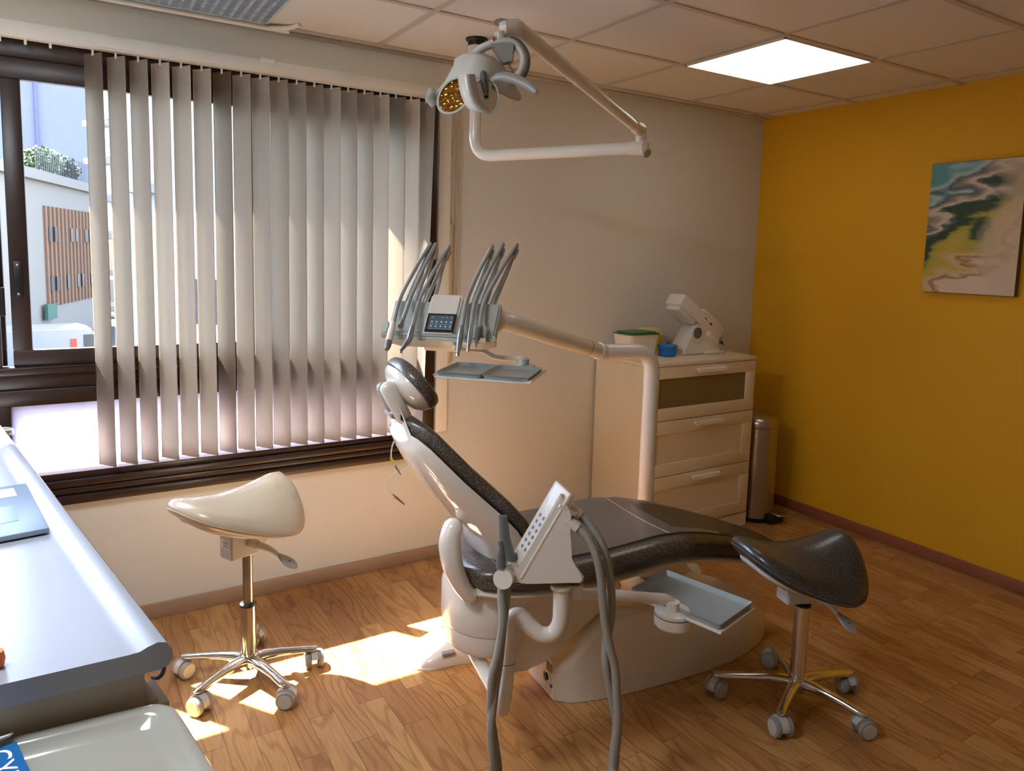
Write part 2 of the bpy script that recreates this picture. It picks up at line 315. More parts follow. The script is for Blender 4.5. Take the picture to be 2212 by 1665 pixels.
def along(a, b, up=(0, 0, 1)):
    """matrix whose z axis runs a->b, origin a"""
    a, b = Vector(a), Vector(b); z = (b-a).normalized(); u = Vector(up)
    if abs(z.dot(u)) > .98: u = Vector((1, 0, 0))
    x = u.cross(z).normalized(); y = z.cross(x)
    return Matrix(((x.x, y.x, z.x, a.x), (x.y, y.y, z.y, a.y), (x.z, y.z, z.z, a.z), (0, 0, 0, 1)))
def text_bm(s, size, X, depth=.0004):
    cu = bpy.data.curves.new('t', 'FONT'); cu.body = s; cu.size = size; cu.extrude = depth; cu.align_x = 'LEFT'
    o = bpy.data.objects.new('t', cu); COL.objects.link(o); dg = bpy.context.evaluated_depsgraph_get(); me = bpy.data.meshes.new_from_object(o.evaluated_get(dg))
    bm = B(); bm.from_mesh(me); bm.transform(X); bpy.data.objects.remove(o); bpy.data.meshes.remove(me); return bm

# ------------------------------------------------------------------ room shell
H = 2.321; XL, YN = -4.75, -4.9
WX0, WX1, WZ0, WZ1 = -4.6, -2.178, .52, 2.15
bm = B(); box(bm, (XL-.15, YN-.15, -.12), (.15, .35, 0)); struct('floor', bm, M['floor'], smooth=False)
bm = B(); box(bm, (XL-.15, YN-.15, H), (.15, .35, H+.12))
gx = [-.13+0]+[-.70-.595*i for i in range(8)]; gy = [-.075]+[-.605-.545*i for i in range(8)]
for x in gx:
    if x > XL: box(bm, (x-.012, YN, H-.005), (x+.012, 0, H+.001), mi=1)
for y in gy:
    if y > YN: box(bm, (XL, y-.012, H-.0055), (0, y+.012, H+.001), mi=1)
struct('ceiling', bm, [M['tile'], M['tbar']], smooth=False)
bm = B()
box(bm, (XL-.15, 0, 0), (0.15, .12, WZ0)); box(bm, (XL-.15, 0, WZ1), (.15, .12, H)); box(bm, (WX1, 0, WZ0), (.15, .12, WZ1)); box(bm, (XL-.15, 0, WZ0), (WX0, .12, WZ1))
struct('wall_back', bm, M['wall'], smooth=False)
bm = B(); box(bm, (0, YN-.15, 0), (.15, 0, H)); struct('wall_right', bm, M['yellow'], smooth=False)
bm = B(); box(bm, (XL-.15, YN-.15, 0), (XL, 0, H)); struct('wall_left', bm, M['wall'], smooth=False)
bm = B(); box(bm, (XL, YN-.15, 0), (0, YN, H)); struct('wall_front', bm, M['wall'], smooth=False)
bm = B(); box(bm, (XL, -.012, 0), (-.012, 0, .061), bev=.003); struct('baseboard_back', bm, M['skirt'])
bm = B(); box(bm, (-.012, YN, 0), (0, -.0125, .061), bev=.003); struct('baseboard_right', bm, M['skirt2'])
# boxed soffit face over the window, wall strip whitened to paint in grazing light and the lip along the ceiling
bm = B(); box(bm, (XL, -.006, 2.186), (-2.115, 0, H-.001)); struct('trim_1', bm, M['soffit'], smooth=False)
bm = B(); box(bm, (-2.172, -.012, .62), (-2.112, 0, 2.186), bev=.003); struct('grazing_light_strip', bm, M['rail'])
bm = B(); box(bm, (XL, -.03, H-.012), (0, 0, H-.0005), bev=.003); struct('trim_3', bm, M['tbar'])

# ------------------------------------------------------------------ window
def wframe(name, boxes, m=M['frame'], parent=None, bev=.004):
    bm = B()
    for lo, hi in boxes: box(bm, lo, hi, bev=bev)
    return obj(name, bm, m, parent)
bm = B()
for z0, z1, y0 in ((.515, .548, -.03), (.552, .575, -.02), (.579, .606, -.026), (.606, .632, -.012)): box(bm, (WX0, y0, z0), (WX1, .08, z1), bev=.004)
box(bm, (WX0, -.002, .887), (WX1, .08, .945), bev=.004); box(bm, (WX0, .012, .945), (WX1, .08, 1.0), bev=.002); box(bm, (WX0, -.008, 1.0), (WX1, .08, 1.022), bev=.002); box(bm, (WX0, -.012, 1.022), (WX1, .03, 1.028), bev=.001)
box(bm, (WX0, -.002, 2.085), (WX1, .08, 2.15), bev=.004)
box(bm, (-2.262, -.01, .632), (WX1, .08, 2.15), bev=.004); box(bm, (WX0, 0, .632), (WX0+.07, .08, 2.15), bev=.004)
win = struct('window_1', bm, M['frame'])
def sash(x0, x1, y, zb=1.0285, zt=2.085, st=.057, handle=None):
    bm = B(); y1 = y+.03
    box(bm, (x0, y, zb), (x1, y1, 1.087), bev=.003); box(bm, (x0, y, 2.014), (x1, y1, zt), bev=.003); box(bm, (x0, y, 1.087), (x0+st, y1, 2.014), bev=.003); box(bm, (x1-st, y, 1.087), (x1, y1, 2.014), bev=.003)
    s = obj('window_sash', bm, M['frame'], win)
    bm = B(); box(bm, (x0+st-.005, y+.013, 1.08), (x1-st+.005, y+.017, 2.02)); obj('window_pane', bm, M['glass'], s, smooth=False)
    if handle:
        bm = B(); box(bm, (handle-.013, y-.008, 1.27), (handle+.013, y, 1.4), bev=.003); hh = obj('sash_handle', bm, M['blackm'], s)
    return s
s1 = sash(-3.80, -2.945, .004, handle=-3.775)
bm = B()
for z in (1.285, 1.385): lathe(bm, [(.0045, 0), (.0045, .002), (.001, .003)], X=Matrix.Translation((-3.775, -.0045, z)) @ Matrix.Rotation(math.pi/2, 4, 'X'), seg=12)
obj('handle_screw', bm, M['steel'], s1)
sash(-3.03, -2.262, .042)
sash(-4.53, -3.84+.02, .042)
bm = B(); box(bm, (-3.86, 0, .632), (-3.815, .06, .887), bev=.003); obj('window_mullion', bm, M['frame'], win)
bm = B(); box(bm, (-3.865, -.006, 1.03), (-3.832, .04, 2.085), bev=.003); obj('window_mullion', bm, M['frame'], win)
bm = B(); box(bm, (-3.848, -.02, 1.21), (-3.815, -.006, 1.31), bev=.004); obj('window_latch', bm, M['blackm'], win)
bm = B(); box(bm, (WX0+.06, .03, .625), (-2.255, .034, .892)); obj('lower_pane', bm, M['opal'], win, smooth=False, label='white opal lower pane')

# ------------------------------------------------------------------ blind
hr = thing('vertical_blind', 'cream vertical blind with nineteen long slats over the window', 'blind', (-3.4, -.05, 2.135))
bm = B(); box(bm, (-4.7, -.085, 2.142), (-2.165, -.007, 2.1855), bev=.004); box(bm, (-4.7, -.07, 2.136), (-2.165, -.06, 2.142)); box(bm, (-4.7, -.05, 2.136), (-2.165, -.04, 2.142)); obj('headrail', bm, M['rail'], hr)
bm = B(); box(bm, (-2.97, -.1, 2.175), (-2.92, -.085, 2.189), bev=.002); obj('rail_clip', bm, M['rail'], hr)
for x in (-3.86, -3.79, -3.72, -3.65):
    bm = B(); box(bm, (x-.004, -.059, 2.118), (x+.004, -.053, 2.139), bev=.001); obj('slat_hook', bm, M['rail'], hr)
ORD = 'first second third fourth fifth sixth seventh eighth ninth tenth eleventh twelfth thirteenth fourteenth fifteenth sixteenth seventeenth eighteenth nineteenth'.split()
slat_w = .089
def slat_mesh(twist=0, lean=0, w_=slat_w):
    bm = B(); n = 12; zs = [2.122-i*(2.122-.652)/24 for i in range(25)]; ring = []
    rows = []
    for z in zs:
        k = (2.122-z)/1.47; row = []
        for i in range(n+1):
            u = (i/n-.5)*w_; c = .0018*(1-(2*i/n-1)**2)
            a = twist*k; x, y = u*math.cos(a)-c*math.sin(a), u*math.sin(a)+c*math.cos(a)
            row.append((x+lean*k, y, z-2.13))
        rows.append(row)
    V = [[bm.verts.new(q) for q in r] for r in rows]
    for i in range(len(V)-1):
        for j in range(n): bm.faces.new((V[i][j], V[i][j+1], V[i+1][j+1], V[i+1][j]))
    bmesh.ops.solidify(bm, geom=bm.faces[:], thickness=.0006)
    return bm
def mk_mesh(name, bm, m):
    me = bpy.data.meshes.new(name); bmesh.ops.recalc_face_normals(bm, faces=bm.faces); bm.to_mesh(me); bm.free(); me.materials.append(m); me.polygons.foreach_set('use_smooth', [True]*len(me.polygons)); return me
SM = mk_mesh('blind_slat', slat_mesh(), M['slat'])
bmh = B(); box(bmh, (-.0035, -.0022, -.016), (.0035, .0022, .004), bev=.0006); HM = mk_mesh('slat_hanger', bmh, M['rail'])
pitch = .0702; x0 = -3.5265; th0 = -53.4
extra = {17: 'slat brightly lit by the sun in its lower half', 19: 'slat twisted and hanging aslant'}
for i in range(19):
    me = SM
    if i == 18: me = mk_mesh('blind_slat', slat_mesh(twist=math.radians(-26), lean=-.03), M['slat'])
    o = bpy.data.objects.new('slat', me); COL.objects.link(o); o.parent = hr; o.location = (x0+i*pitch+3.4, -.006, -.005)
    a = th0+R_.uniform(-.25, .25)
    if i == 16: a = -40
    if i == 18: a = -46
    o.rotation_euler = (0, 0, math.radians(a))
    if i+1 in extra: o['label'] = extra[i+1]
    h = bpy.data.objects.new('slat_hanger', HM); COL.objects.link(h); h.parent = o; h.location = (0, 0, 0)
# bead chain and cord beside the window
bm = B(); tube(bm, [(-2.098, -.012, 2.12), (-2.098, -.012, .96)], .0022, 8); box(bm, (-2.114, -.016, .955), (-2.1, -.008, 1.6), bev=.002)
tag(obj('blind_cord', bm, M['cord'], origin=(-2.098, -.012, 2.12)), 'beige cord and cover strip hanging at the right of the window', 'cord')
bm = B(); tube(bm, [(-2.083, -.013, 2.12), (-2.083, -.013, 1.02), (-2.076, -.013, 1.0), (-2.069, -.013, 1.02), (-2.069, -.013, 2.12)], [(.0022 if True else 0)]*5, 8)
for z in [1.03+.009*i for i in range(121)]:
    for x in (-2.083, -2.069):
        lathe(bm, [(.0005, -.003), (.003, 0), (.0005, .003)], (x, -.013, z), seg=6)
tag(obj('bead_chain', bm, M['cord'], origin=(-2.076, -.013, 2.12)), 'thin beaded pull chain looped beside the window', 'chain')

# ------------------------------------------------------------------ ceiling fittings
cl = thing('ceiling_light', 'square glowing white panel light in the ceiling near the yellow wall', 'ceiling light', (-.985, -.872, H-.003))
bm = B(); x0_, x1_, y0_, y1_ = -1.268, -.702, -1.138, -.606
box(bm, (x0_, y0_, H-.009), (x1_, y0_+.008, H-.0005)); box(bm, (x0_, y1_-.008, H-.009), (x1_, y1_, H-.0005)); box(bm, (x0_, y0_, H-.009), (x0_+.008, y1_, H-.0005)); box(bm, (x1_-.008, y0_, H-.009), (x1_, y1_, H-.0005))
obj('frame', bm, M['enamel'], cl, smooth=False)
bm = B(); box(bm, (x0_+.008, y0_+.008, H-.007), (x1_-.008, y1_-.008, H-.001)); obj('diffuser', bm, M['led'], cl, smooth=False)
cv = thing('louvre_light', 'unlit square luminaire with a grey metal louvre in the ceiling over the window', 'ceiling light', (-3.23, -.4, H))
bm = B(); a0, a1, b0, b1 = -3.53, -2.945, -.69, -.1
box(bm, (a0, b0, H-.012), (a1, b0+.012, H-.0005)); box(bm, (a0, b1-.012, H-.012), (a1, b1, H-.0005)); box(bm, (a0, b0, H-.012), (a0+.012, b1, H-.0005)); box(bm, (a1-.012, b0, H-.012), (a1, b1, H-.0005)); box(bm, (a0, b0, H-.002), (a1, b1, H-.0005))
obj('frame', bm, M['louvre'], cv, smooth=False)
bm = B()
for i in range(16):
    x = a0+.02+(a1-a0-.04)*(i+.5)/16; prism(bm, [(x-.016, H-.003), (x+.016, H-.003), (x+.004, H-.014), (x-.004, H-.014)], b0+.012, b1-.012)
for i in range(24):
    y = b0+.02+(b1-b0-.04)*(i+.5)/24; box(bm, (a0+.012, y-.001, H-.016), (a1-.012, y+.001, H-.003))
obj('louvre', bm, M['louvre'], cv, smooth=False)
bm = B(); path = [(-4.6, -.085, H-.018), (-3.0, -.085, H-.018), (-2.93, -.09, H-.017), (-2.87, -.115, H-.012), (-2.84, -.16, H-.006)]
tube(bm, catmull(path, 8), (.009), 10, flat=(0, 0, 1)); tag(obj('bent_trim_strip', bm, M['soffit'], origin=(-3.4, -.085, H)), 'loose cream strip along the ceiling edge with a curled end', 'strip')

for (x_, y_, lb_) in ((-4.15, -1.6, 'added unseen glowing fill panel in the ceiling over the back of the worktop'),):  # added panel out of view, fills the dim window side with light
    c2 = thing('ceiling_light', lb_, 'ceiling light', (x_, y_, H-.003))
    bm = B(); box(bm, (x_-.28, y_-.265, H-.007), (x_+.28, y_+.265, H-.001)); obj('diffuser', bm, M['fill_led'], c2, smooth=False)
# ------------------------------------------------------------------ painting
cy_, cz_ = -1.262, 1.6465
pt = thing('canvas_painting', 'abstract canvas in green, yellow, white and blue on the yellow wall', 'painting', (-.015, cy_, cz_))
bm = B(); box(bm, (-.03, -1.468, 1.338), (-.0005, -1.053, 1.955), bev=.002)
c_ = obj('canvas', bm, [M['canvas']], pt)
bm = B(); box(bm, (-.0315, -1.466, 1.34), (-.030, -1.055, 1.953)); obj('painted_face', bm, M['paint'], pt, smooth=False)

# ------------------------------------------------------------------ chest of drawers
CX0, CX1, CY0, CY1 = -1.225, -.445, -.424, -.016
ch = thing('chest_of_drawers', 'cream white chest of drawers with a frosted top drawer, beside the bin', 'chest of drawers', ((CX0+CX1)/2, (CY0+CY1)/2, 0))
bm = B(); box(bm, (CX0, CY0+.02, 0), (CX0+.018, CY1, .93)); box(bm, (CX1-.018, CY0+.02, 0), (CX1, CY1, .93)); box(bm, (CX0+.018, CY1-.01, 0), (CX1-.018, CY1, .93)); box(bm, (CX0, CY0+.002, 0), (CX1, CY0+.02, .07)); obj('body', bm, M['chest'], ch, smooth=False)
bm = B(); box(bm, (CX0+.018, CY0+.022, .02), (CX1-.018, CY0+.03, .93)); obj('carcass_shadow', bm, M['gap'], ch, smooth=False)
bm = B(); box(bm, (CX0-.004, CY0-.004, .932), (CX1+.004, CY1, .95), bev=.0015); obj('top', bm, M['chest'], ch)
def drawer(z0, z1, glass, pz0, pz1):
    bm = B(); y0, y1 = CY0, CY0+.019; x0, x1 = CX0+.003, CX1-.003; px0, px1 = CX0+.075, CX1-.072
    box(bm, (x0, y0, z0), (x1, y1, pz0), bev=.0015); box(bm, (x0, y0, pz1), (x1, y1, z1), bev=.0015); box(bm, (x0, y0, pz0-.001), (px0, y1, pz1+.001), bev=.001); box(bm, (px1, y0, pz0-.001), (x1, y1, pz1+.001), bev=.001)
    d = obj('drawer', bm, M['chest'], ch, angle=50)
    bm = B(); box(bm, (px0, y0+.007, pz0), (px1, y1-.004, pz1)); obj('drawer_panel' if not glass else 'frosted_panel', bm, M['smoked'] if glass else M['chest'], d, smooth=False)
    hz = z1-.026; bm = B(); prism(bm, [(0, 0), (0, .008), (-.012, .012), (-.022, .004), (-.024, -.012), (-.018, -.014), (-.015, -.004), (-.004, -.002)], -.1, .1, X=Matrix.Translation((-.797, y0, hz)) @ Matrix(((0, 1, 0, 0), (1, 0, 0, 0), (0, 0, 1, 0), (0, 0, 0, 1))))
    obj('drawer_handle', bm, M['enamel'], d, angle=20)
drawer(.655, .929, True, .718, .868); drawer(.367, .651, False, .43, .584); drawer(.077, .363, False, .142, .294)

# ------------------------------------------------------------------ pedal bin
bx, by = -.305, -.36
bn = thing('pedal_bin', 'tall round brushed steel pedal bin between the chest and the yellow wall', 'bin', (bx, by, 0))
bm = B(); lathe(bm, [(.104, .02), (.104, .535)], (bx, by, 0), seg=48); obj('body', bm, M['steel'], bn)
bm = B(); lathe(bm, [(.108, 0), (.108, .022), (.1, .024)], (bx, by, 0), seg=40); box(bm, (bx-.03, by-.15, .0), (bx+.075, by-.07, .05), bev=.012); obj('base', bm, M['blackm'], bn)
bm = B(); lathe(bm, [(.107, .537), (.109, .548), (.107, .57), (.095, .59), (.07, .602), (.03, .609), (.001, .611)], (bx, by, 0), seg=48); obj('lid', bm, M['steel'], bn)
bm = B(); lathe(bm, [(.04, .0), (.045, .006), (.04, .012)], (bx+.04, by-.14, .048), seg=24); obj('pedal', bm, M['steel'], bn)

# ------------------------------------------------------------------ things on the chest
def rtub(bm, c, sx, sy, z0, z1, taper, r=.03, th=.003, lip=0, n=6):
    def ring(a, b, z, rr):
        o = []
        for (qx, qy, s) in ((1, 1, 0), (-1, 1, 90), (-1, -1, 180), (1, -1, 270)):
            for k in range(n+1):
                t = math.radians(s+90*k/n); o.append((c[0]+qx*(a-rr)+rr*math.cos(t), c[1]+qy*(b-rr)+rr*math.sin(t), z))
        return o
    a0, b0 = sx*taper, sy*taper
    rg = [ring(a0, b0, z0, r*taper), ring(sx, sy, z1-.004, r)]
    if lip: rg += [ring(sx+lip, sy+lip, z1-.004, r), ring(sx+lip, sy+lip, z1, r)]
    rg += [ring(sx, sy, z1, r), ring(sx-th, sy-th, z1, r), ring(a0-th, b0-th, z0+th, r*taper)]
    loft(bm, rg); return bm
t = thing('storage_tub', 'white plastic tub with a dark green rim on the chest of drawers', 'tub', (-1.09, -.17, .95))
bm = B(); rtub(bm, (-1.09, -.17), .105, .075, .951, 1.068, .84, lip=.004); obj('tub_body', bm, M['enamel'], t)
bm = B(); rtub(bm, (-1.09, -.17), .109, .079, 1.068, 1.075, 1, th=.014); obj('tub_rim', bm, M['green'], t)
t = thing('sharps_box', 'yellow plastic waste box with a milky lid behind the white tub', 'box', (-.925, -.09, .95))
bm = B(); rtub(bm, (-.915, -.08), .062, .045, .951, 1.045, .88); obj('box_body', bm, M['yellowp'], t)
bm = B(); box(bm, (-.980, -.13, 1.045), (-.850, -.03, 1.055), bev=.004); box(bm, (-.97, -.122, 1.053), (-.86, -.038, 1.085), bev=.012); obj('box_lid', bm, M['lid'], t)
t = thing('blue_pot', 'small round bright blue lidded pot standing on the chest', 'pot', (-.925, -.235, .95))
bm = B(); lathe(bm, [(.036, .951), (.045, .956), (.048, .99), (.05, 1.0)], (-.925, -.235, 0)); obj('pot_body', bm, M['blue'], t)
bm = B(); lathe(bm, [(.054, 1.0), (.055, 1.006), (.05, 1.012), (.01, 1.014)], (-.925, -.235, 0)); lathe(bm, [(.007, 1.012), (.009, 1.026), (.002, 1.028)], (-.925, -.235, 0), seg=12); obj('pot_lid', bm, M['blue'], t)
# tilted mixing machine
t = thing('mixing_machine', 'white tilted impression mixing machine on the right of the chest top', 'machine', (-.66, -.2, .95))
MX = Matrix.Translation((-.695, -.2, 1.11)) @ Matrix.Rotation(math.radians(35), 4, 'Y')
bm = B(); prism(bm, [(-.83, .951), (-.55, .951), (-.55, .972), (-.6, 1.0), (-.615, 1.02), (-.66, 1.1), (-.69, 1.115), (-.74, 1.11), (-.785, 1.04), (-.83, .98)], -.26, -.15, bev=.006); box(bm, (-.67, -.275, .951), (-.52, -.14, .966), bev=.004); obj('stand', bm, M['enamel'], t)
bm = B(); box(bm, (-.215, -.065, -.01), (.155, .06, .06), X=MX, bev=.012); box(bm, (-.04, -.06, .055), (.165, .055, .085), X=MX, bev=.016); box(bm, (.05, -.075, -.035), (.15, .04, 0), X=MX, bev=.008); box(bm, (-.2, -.055, -.035), (-.05, .05, 0), X=MX, bev=.008); obj('housing', bm, M['enamel'], t)
bm = B(); lathe(bm, [(.03, 0), (.03, .008), (.001, .01)], X=Matrix.Translation((-.74, -.262, 1.07)) @ Matrix.Rotation(math.pi/2, 4, 'X') @ Matrix.Scale(1, 4), seg=28); obj('pivot_cap', bm, M['dgrey'], t)
bm = B(); lathe(bm, [(.05, 0), (.05, .01), (.04, .012)], X=Matrix.Translation((-.735, -.255, 1.068)) @ Matrix.Rotation(math.pi/2, 4, 'X'), seg=32); obj('pivot_boss', bm, M['enamel'], t)
bm = B(); box(bm, (-.17, -.02, .0655), (-.05, -.012, .0665), X=MX); box(bm, (-.02, -.066, .035), (.0, -.0655, .04), X=MX); box(bm, (.03, -.0665, .03), (.05, -.0655, .04), X=MX); obj('slot', bm, M['gap'], t, smooth=False)
bm = B(); lathe(bm, [(.022, 0), (.022, .018), (.012, .022), (.010, .03)], X=MX @ Matrix.Translation((.15, -.045, .012)) @ Matrix.Rotation(math.pi/2, 4, 'Y'), seg=24); obj('nozzle_ring', bm, M['greyp'], t)
bm = B(); lathe(bm, [(.012, 0), (.010, .018), (.004, .034), (.003, .045)], X=MX @ Matrix.Translation((.177, -.045, .012)) @ Matrix.Rotation(math.pi/2, 4, 'Y'), seg=16); obj('nozzle_tip', bm, mat('navy_plastic', (40, 60, 110), .4), t)

# ------------------------------------------------------------------ counter, drawer unit, tray cart
cz = .85
e0 = Vector((-3.848, -.03, 0)); e1 = Vector((-3.511, -1.845, 0)); ex = (e1-e0).normalized(); ix = Vector((ex.y, -ex.x, 0))  # ix points away from the room's middle (towards -X)
if ix.x > 0: ix = -ix
ct = thing('counter', 'pale blue-grey laminate worktop with a rolled front edge under the window', 'worktop', (-4.1, -.95, cz))
XC = Matrix(((ix.x, ex.x, 0, e0.x), (ix.y, ex.y, 0, e0.y), (0, 0, 1, 0), (0, 0, 0, 1)))   # x inwards from the edge, y along the edge, z up
Lc = (e1-e0).length
prof = [(0.0, cz-.028), (.006, cz-.038), (.02, cz-.042), (.7, cz-.042), (.7, cz-.006), (.06, cz-.006), (.045, cz-.005), (.034, cz), (.02, cz+.004), (.008, cz+.001), (.0, cz-.012)]
def ring_at(y, skew=0): return [(x, y+skew*x, z) for x, z in prof]
bm = B(); loft(bm, [ring_at(.01, -.18), ring_at(Lc, -.2)], XC); obj('worktop', bm, M['counter'], ct, angle=40)
cb = thing('drawer_unit', 'grey-beige cabinet under the near end of the worktop', 'cabinet', (-3.9, -1.6, 0))
bm = B(); loft(bm, [[(x, y-.2*x, z) for x, z in ((.035, .0), (.6, .0), (.6, cz-.044), (.035, cz-.044))] for y in (Lc-.6, Lc-.02)], XC); obj('body', bm, M['cabinet'], cb, smooth=False)
bm = B(); box(bm, (.014, Lc-.30, .60), (.034, Lc-.03, .745), X=XC, bev=.004); box(bm, (.0, Lc-.10, .72), (.03, Lc-.02, .74), X=XC, bev=.003); obj('drawer_front', bm, M['cabinet'], cb)
bm = B(); c = e1-ex*.05-ix*-.01
tube(bm, catmull([at(338, 1405, 1.42), at(349, 1410, 1.4), at(355, 1432, 1.4), at(352, 1452, 1.4), at(342, 1463, 1.4), at(330, 1462, 1.42)], 8), .0042, 10)
tag(obj('power_cable', bm, M['cable'], origin=(-3.49, -1.7, .8)), 'blue-grey cable looping out under the worktop corner', 'cable')
# cart
zc = .76; c0 = onz(368, 1508, zc); cd = (onz(468, 1665, zc)-c0); cd.z = 0; cd.normalize(); ci = (onz(0, 1590, zc)-onz(330, 1512, zc)); ci.z = 0; ci.normalize()
cm = Matrix(((ci.x, cd.x, 0, c0.x), (ci.y, cd.y, 0, c0.y), (0, 0, 1, 0), (0, 0, 0, 1)))
ca = thing('instrument_cart', 'white plastic trolley with a raised-rim tray top, nearest to the camera', 'trolley', (c0+ci*.25+cd*.2)*1.0-Vector((0, 0, zc)))
def rrect(x0, x1, y0, y1, z, r, n=6):
    o = []
    for cx_, cy__, s in ((x1-r, y1-r, 0), (x0+r, y1-r, 90), (x0+r, y0+r, 180), (x1-r, y0+r, 270)):
        for k in range(n+1): t_ = math.radians(s+90*k/n); o.append((cx_+r*math.cos(t_), cy__+r*math.sin(t_), z))
    return o
bm = B(); W_, D_ = .52, .40
rg = [rrect(.012, W_-.012, .012, D_-.012, zc-.035, .03), rrect(0, W_, 0, D_, zc-.03, .035), rrect(0, W_, 0, D_, zc-.004, .035), rrect(.004, W_-.004, .004, D_-.004, zc, .032), rrect(.018, W_-.018, .018, D_-.018, zc, .028), rrect(.024, W_-.024, .024, D_-.024, zc-.004, .026), rrect(.036, W_-.036, .036, D_-.036, zc-.016, .02), rrect(.045, W_-.045, .045, D_-.045, zc-.018, .016)]
loft(bm, rg, cm); obj('tray_top', bm, M['ltray'], ca, angle=60)
bm = B(); box(bm, (.05, .06, .12), (W_-.03, D_-.03, zc-.034), X=cm, bev=.01); obj('cart_body', bm, M['ltray'], ca)
for ax in (.05, W_-.05):
    for ay in (.05, D_-.05):
        bm = B(); lathe(bm, [(.028, -.01), (.03, -.006), (.03, .006), (.028, .01)], X=cm @ Matrix.Translation((ax, ay, .03)) @ Matrix.Rotation(math.pi/2, 4, 'X'), seg=20); box(bm, (ax-.008, ay-.016, .03), (ax+.008, ay+.016, .125), X=cm); obj('castor', bm, M['greyp'], ca)
# booklet on the cart: corners taken on the tray plane
zb = zc+.001
q0, q1, q2 = onz(36, 1606, zb), onz(66, 1672, zb), onz(-60, 1628, zb)
bxd = (q1-q0).normalized(); byd = (q2-q0); byd = (byd-bxd*byd.dot(bxd)).normalized()
BX = Matrix(((bxd.x, byd.x, 0, q0.x), (bxd.y, byd.y, 0, q0.y), (0, 0, 1, zb), (0, 0, 0, 1)))
bk = thing('blue_booklet', 'blue booklet with pale capital lettering lying on the trolley', 'booklet', (q0.x, q0.y, zb))
bm = B(); box(bm, (-.0, 0, .0), (.19, .13, .004), X=BX, bev=.001); obj('cover', bm, M['bookblue'], bk)
TX = Matrix(((bxd.x, -byd.x, 0, q0.x), (bxd.y, -byd.y, 0, q0.y), (0, 0, 1, zb), (0, 0, 0, 1)))
tb = text_bm('CYBE', .046, TX @ Matrix.Translation((.006, -.042, .0044))); obj('lettering', tb, M['paper'], bk, smooth=False)
bm = B(); loft(bm, [[BX @ Vector(v) for v in ((-.02, .0, .004), (-.004, .006, .012), (.004, .05, .016), (-.01, .12, .01), (-.035, .12, .006))], [BX @ Vector(v) for v in ((-.02, .0, .007), (-.004, .006, .015), (.004, .05, .019), (-.01, .12, .013), (-.035, .12, .009))]]); obj('torn_paper', bm, M['paper'], bk)
# laptop (only its palm rest edge is in the picture)
zl = cz-.005
l0, l1, l2 = onz(107, 1140, zl+.014), onz(57, 1043, zl+.014), onz(0, 1156, zl+.014)
lx = (l1-l0); ll = lx.length; lx.normalize(); ly = (l2-l0); ly = (ly-lx*ly.dot(lx)).normalized()
LX = Matrix(((lx.x, ly.x, 0, l0.x), (lx.y, ly.y, 0, l0.y), (0, 0, 1, zl), (0, 0, 0, 1)))
lp = thing('laptop', 'silver laptop on the worktop with only its side edge in view', 'laptop', (l0.x, l0.y, zl))
bm = B(); box(bm, (0, 0, .003), (ll, .32, .0145), X=LX, bev=.003); obj('laptop_base', bm, M['silver'], lp)
bm = B(); box(bm, (.085*1, .045, .0146), (.20, .16, .0151), X=LX); obj('touch_pad', bm, mat('touch_pad', (130, 150, 176), .3, metal=.3), lp, smooth=False)
bm = B(); box(bm, (ll-.10, .03, .0146), (ll-.03, .10, .0152), X=LX); obj('paper_label', bm, M['paper'], lp, smooth=False)
bm = B(); box(bm, (.02, .09, .0146), (.032, .14, .015), X=LX); obj('small_sticker', bm, M['paper'], lp, smooth=False)
bm = B(); tube(bm, [LX @ Vector((ll-.01, .1, .016)), LX @ Vector((ll-.01, .32, .016))], .006, 10); obj('hinge', bm, M['dgrey'], lp)
bm = B(); XS = LX @ Matrix.Translation((ll-.008, .33/2+.155, .016)) @ Matrix.Rotation(math.radians(108), 4, 'Y')
box(bm, (-.0, -.0, -.004), (.0, .0, .0)) if False else box(bm, (-.22, -.0, -.004), (0, .0015, .001), X=XS); obj('display_lid', bm, M['silver'], lp, smooth=False)
g0 = onz(2, 941, zl)
bm = B(); lathe(bm, [(.033, 0), (.036, .004), (.036, .018), (.034, .02), (.034, .006), (.002, .004)], (g0.x, g0.y, zl), seg=32)
tag(obj('plastic_cup', bm, M['cup'], origin=(g0.x, g0.y, zl)), 'round clear plastic dish at the far end of the worktop', 'dish')
g0 = onz(-8, 1440, zl)
bm = B(); lathe(bm, [(.001, 0), (.010, .001), (.012, .012), (.010, .024), (.001, .025)], (g0.x, g0.y, zl), seg=24)
tag(obj('orange_cap', bm, M['orange'], origin=(g0.x, g0.y, zl)), 'small orange cap on the near end of the worktop', 'cap')
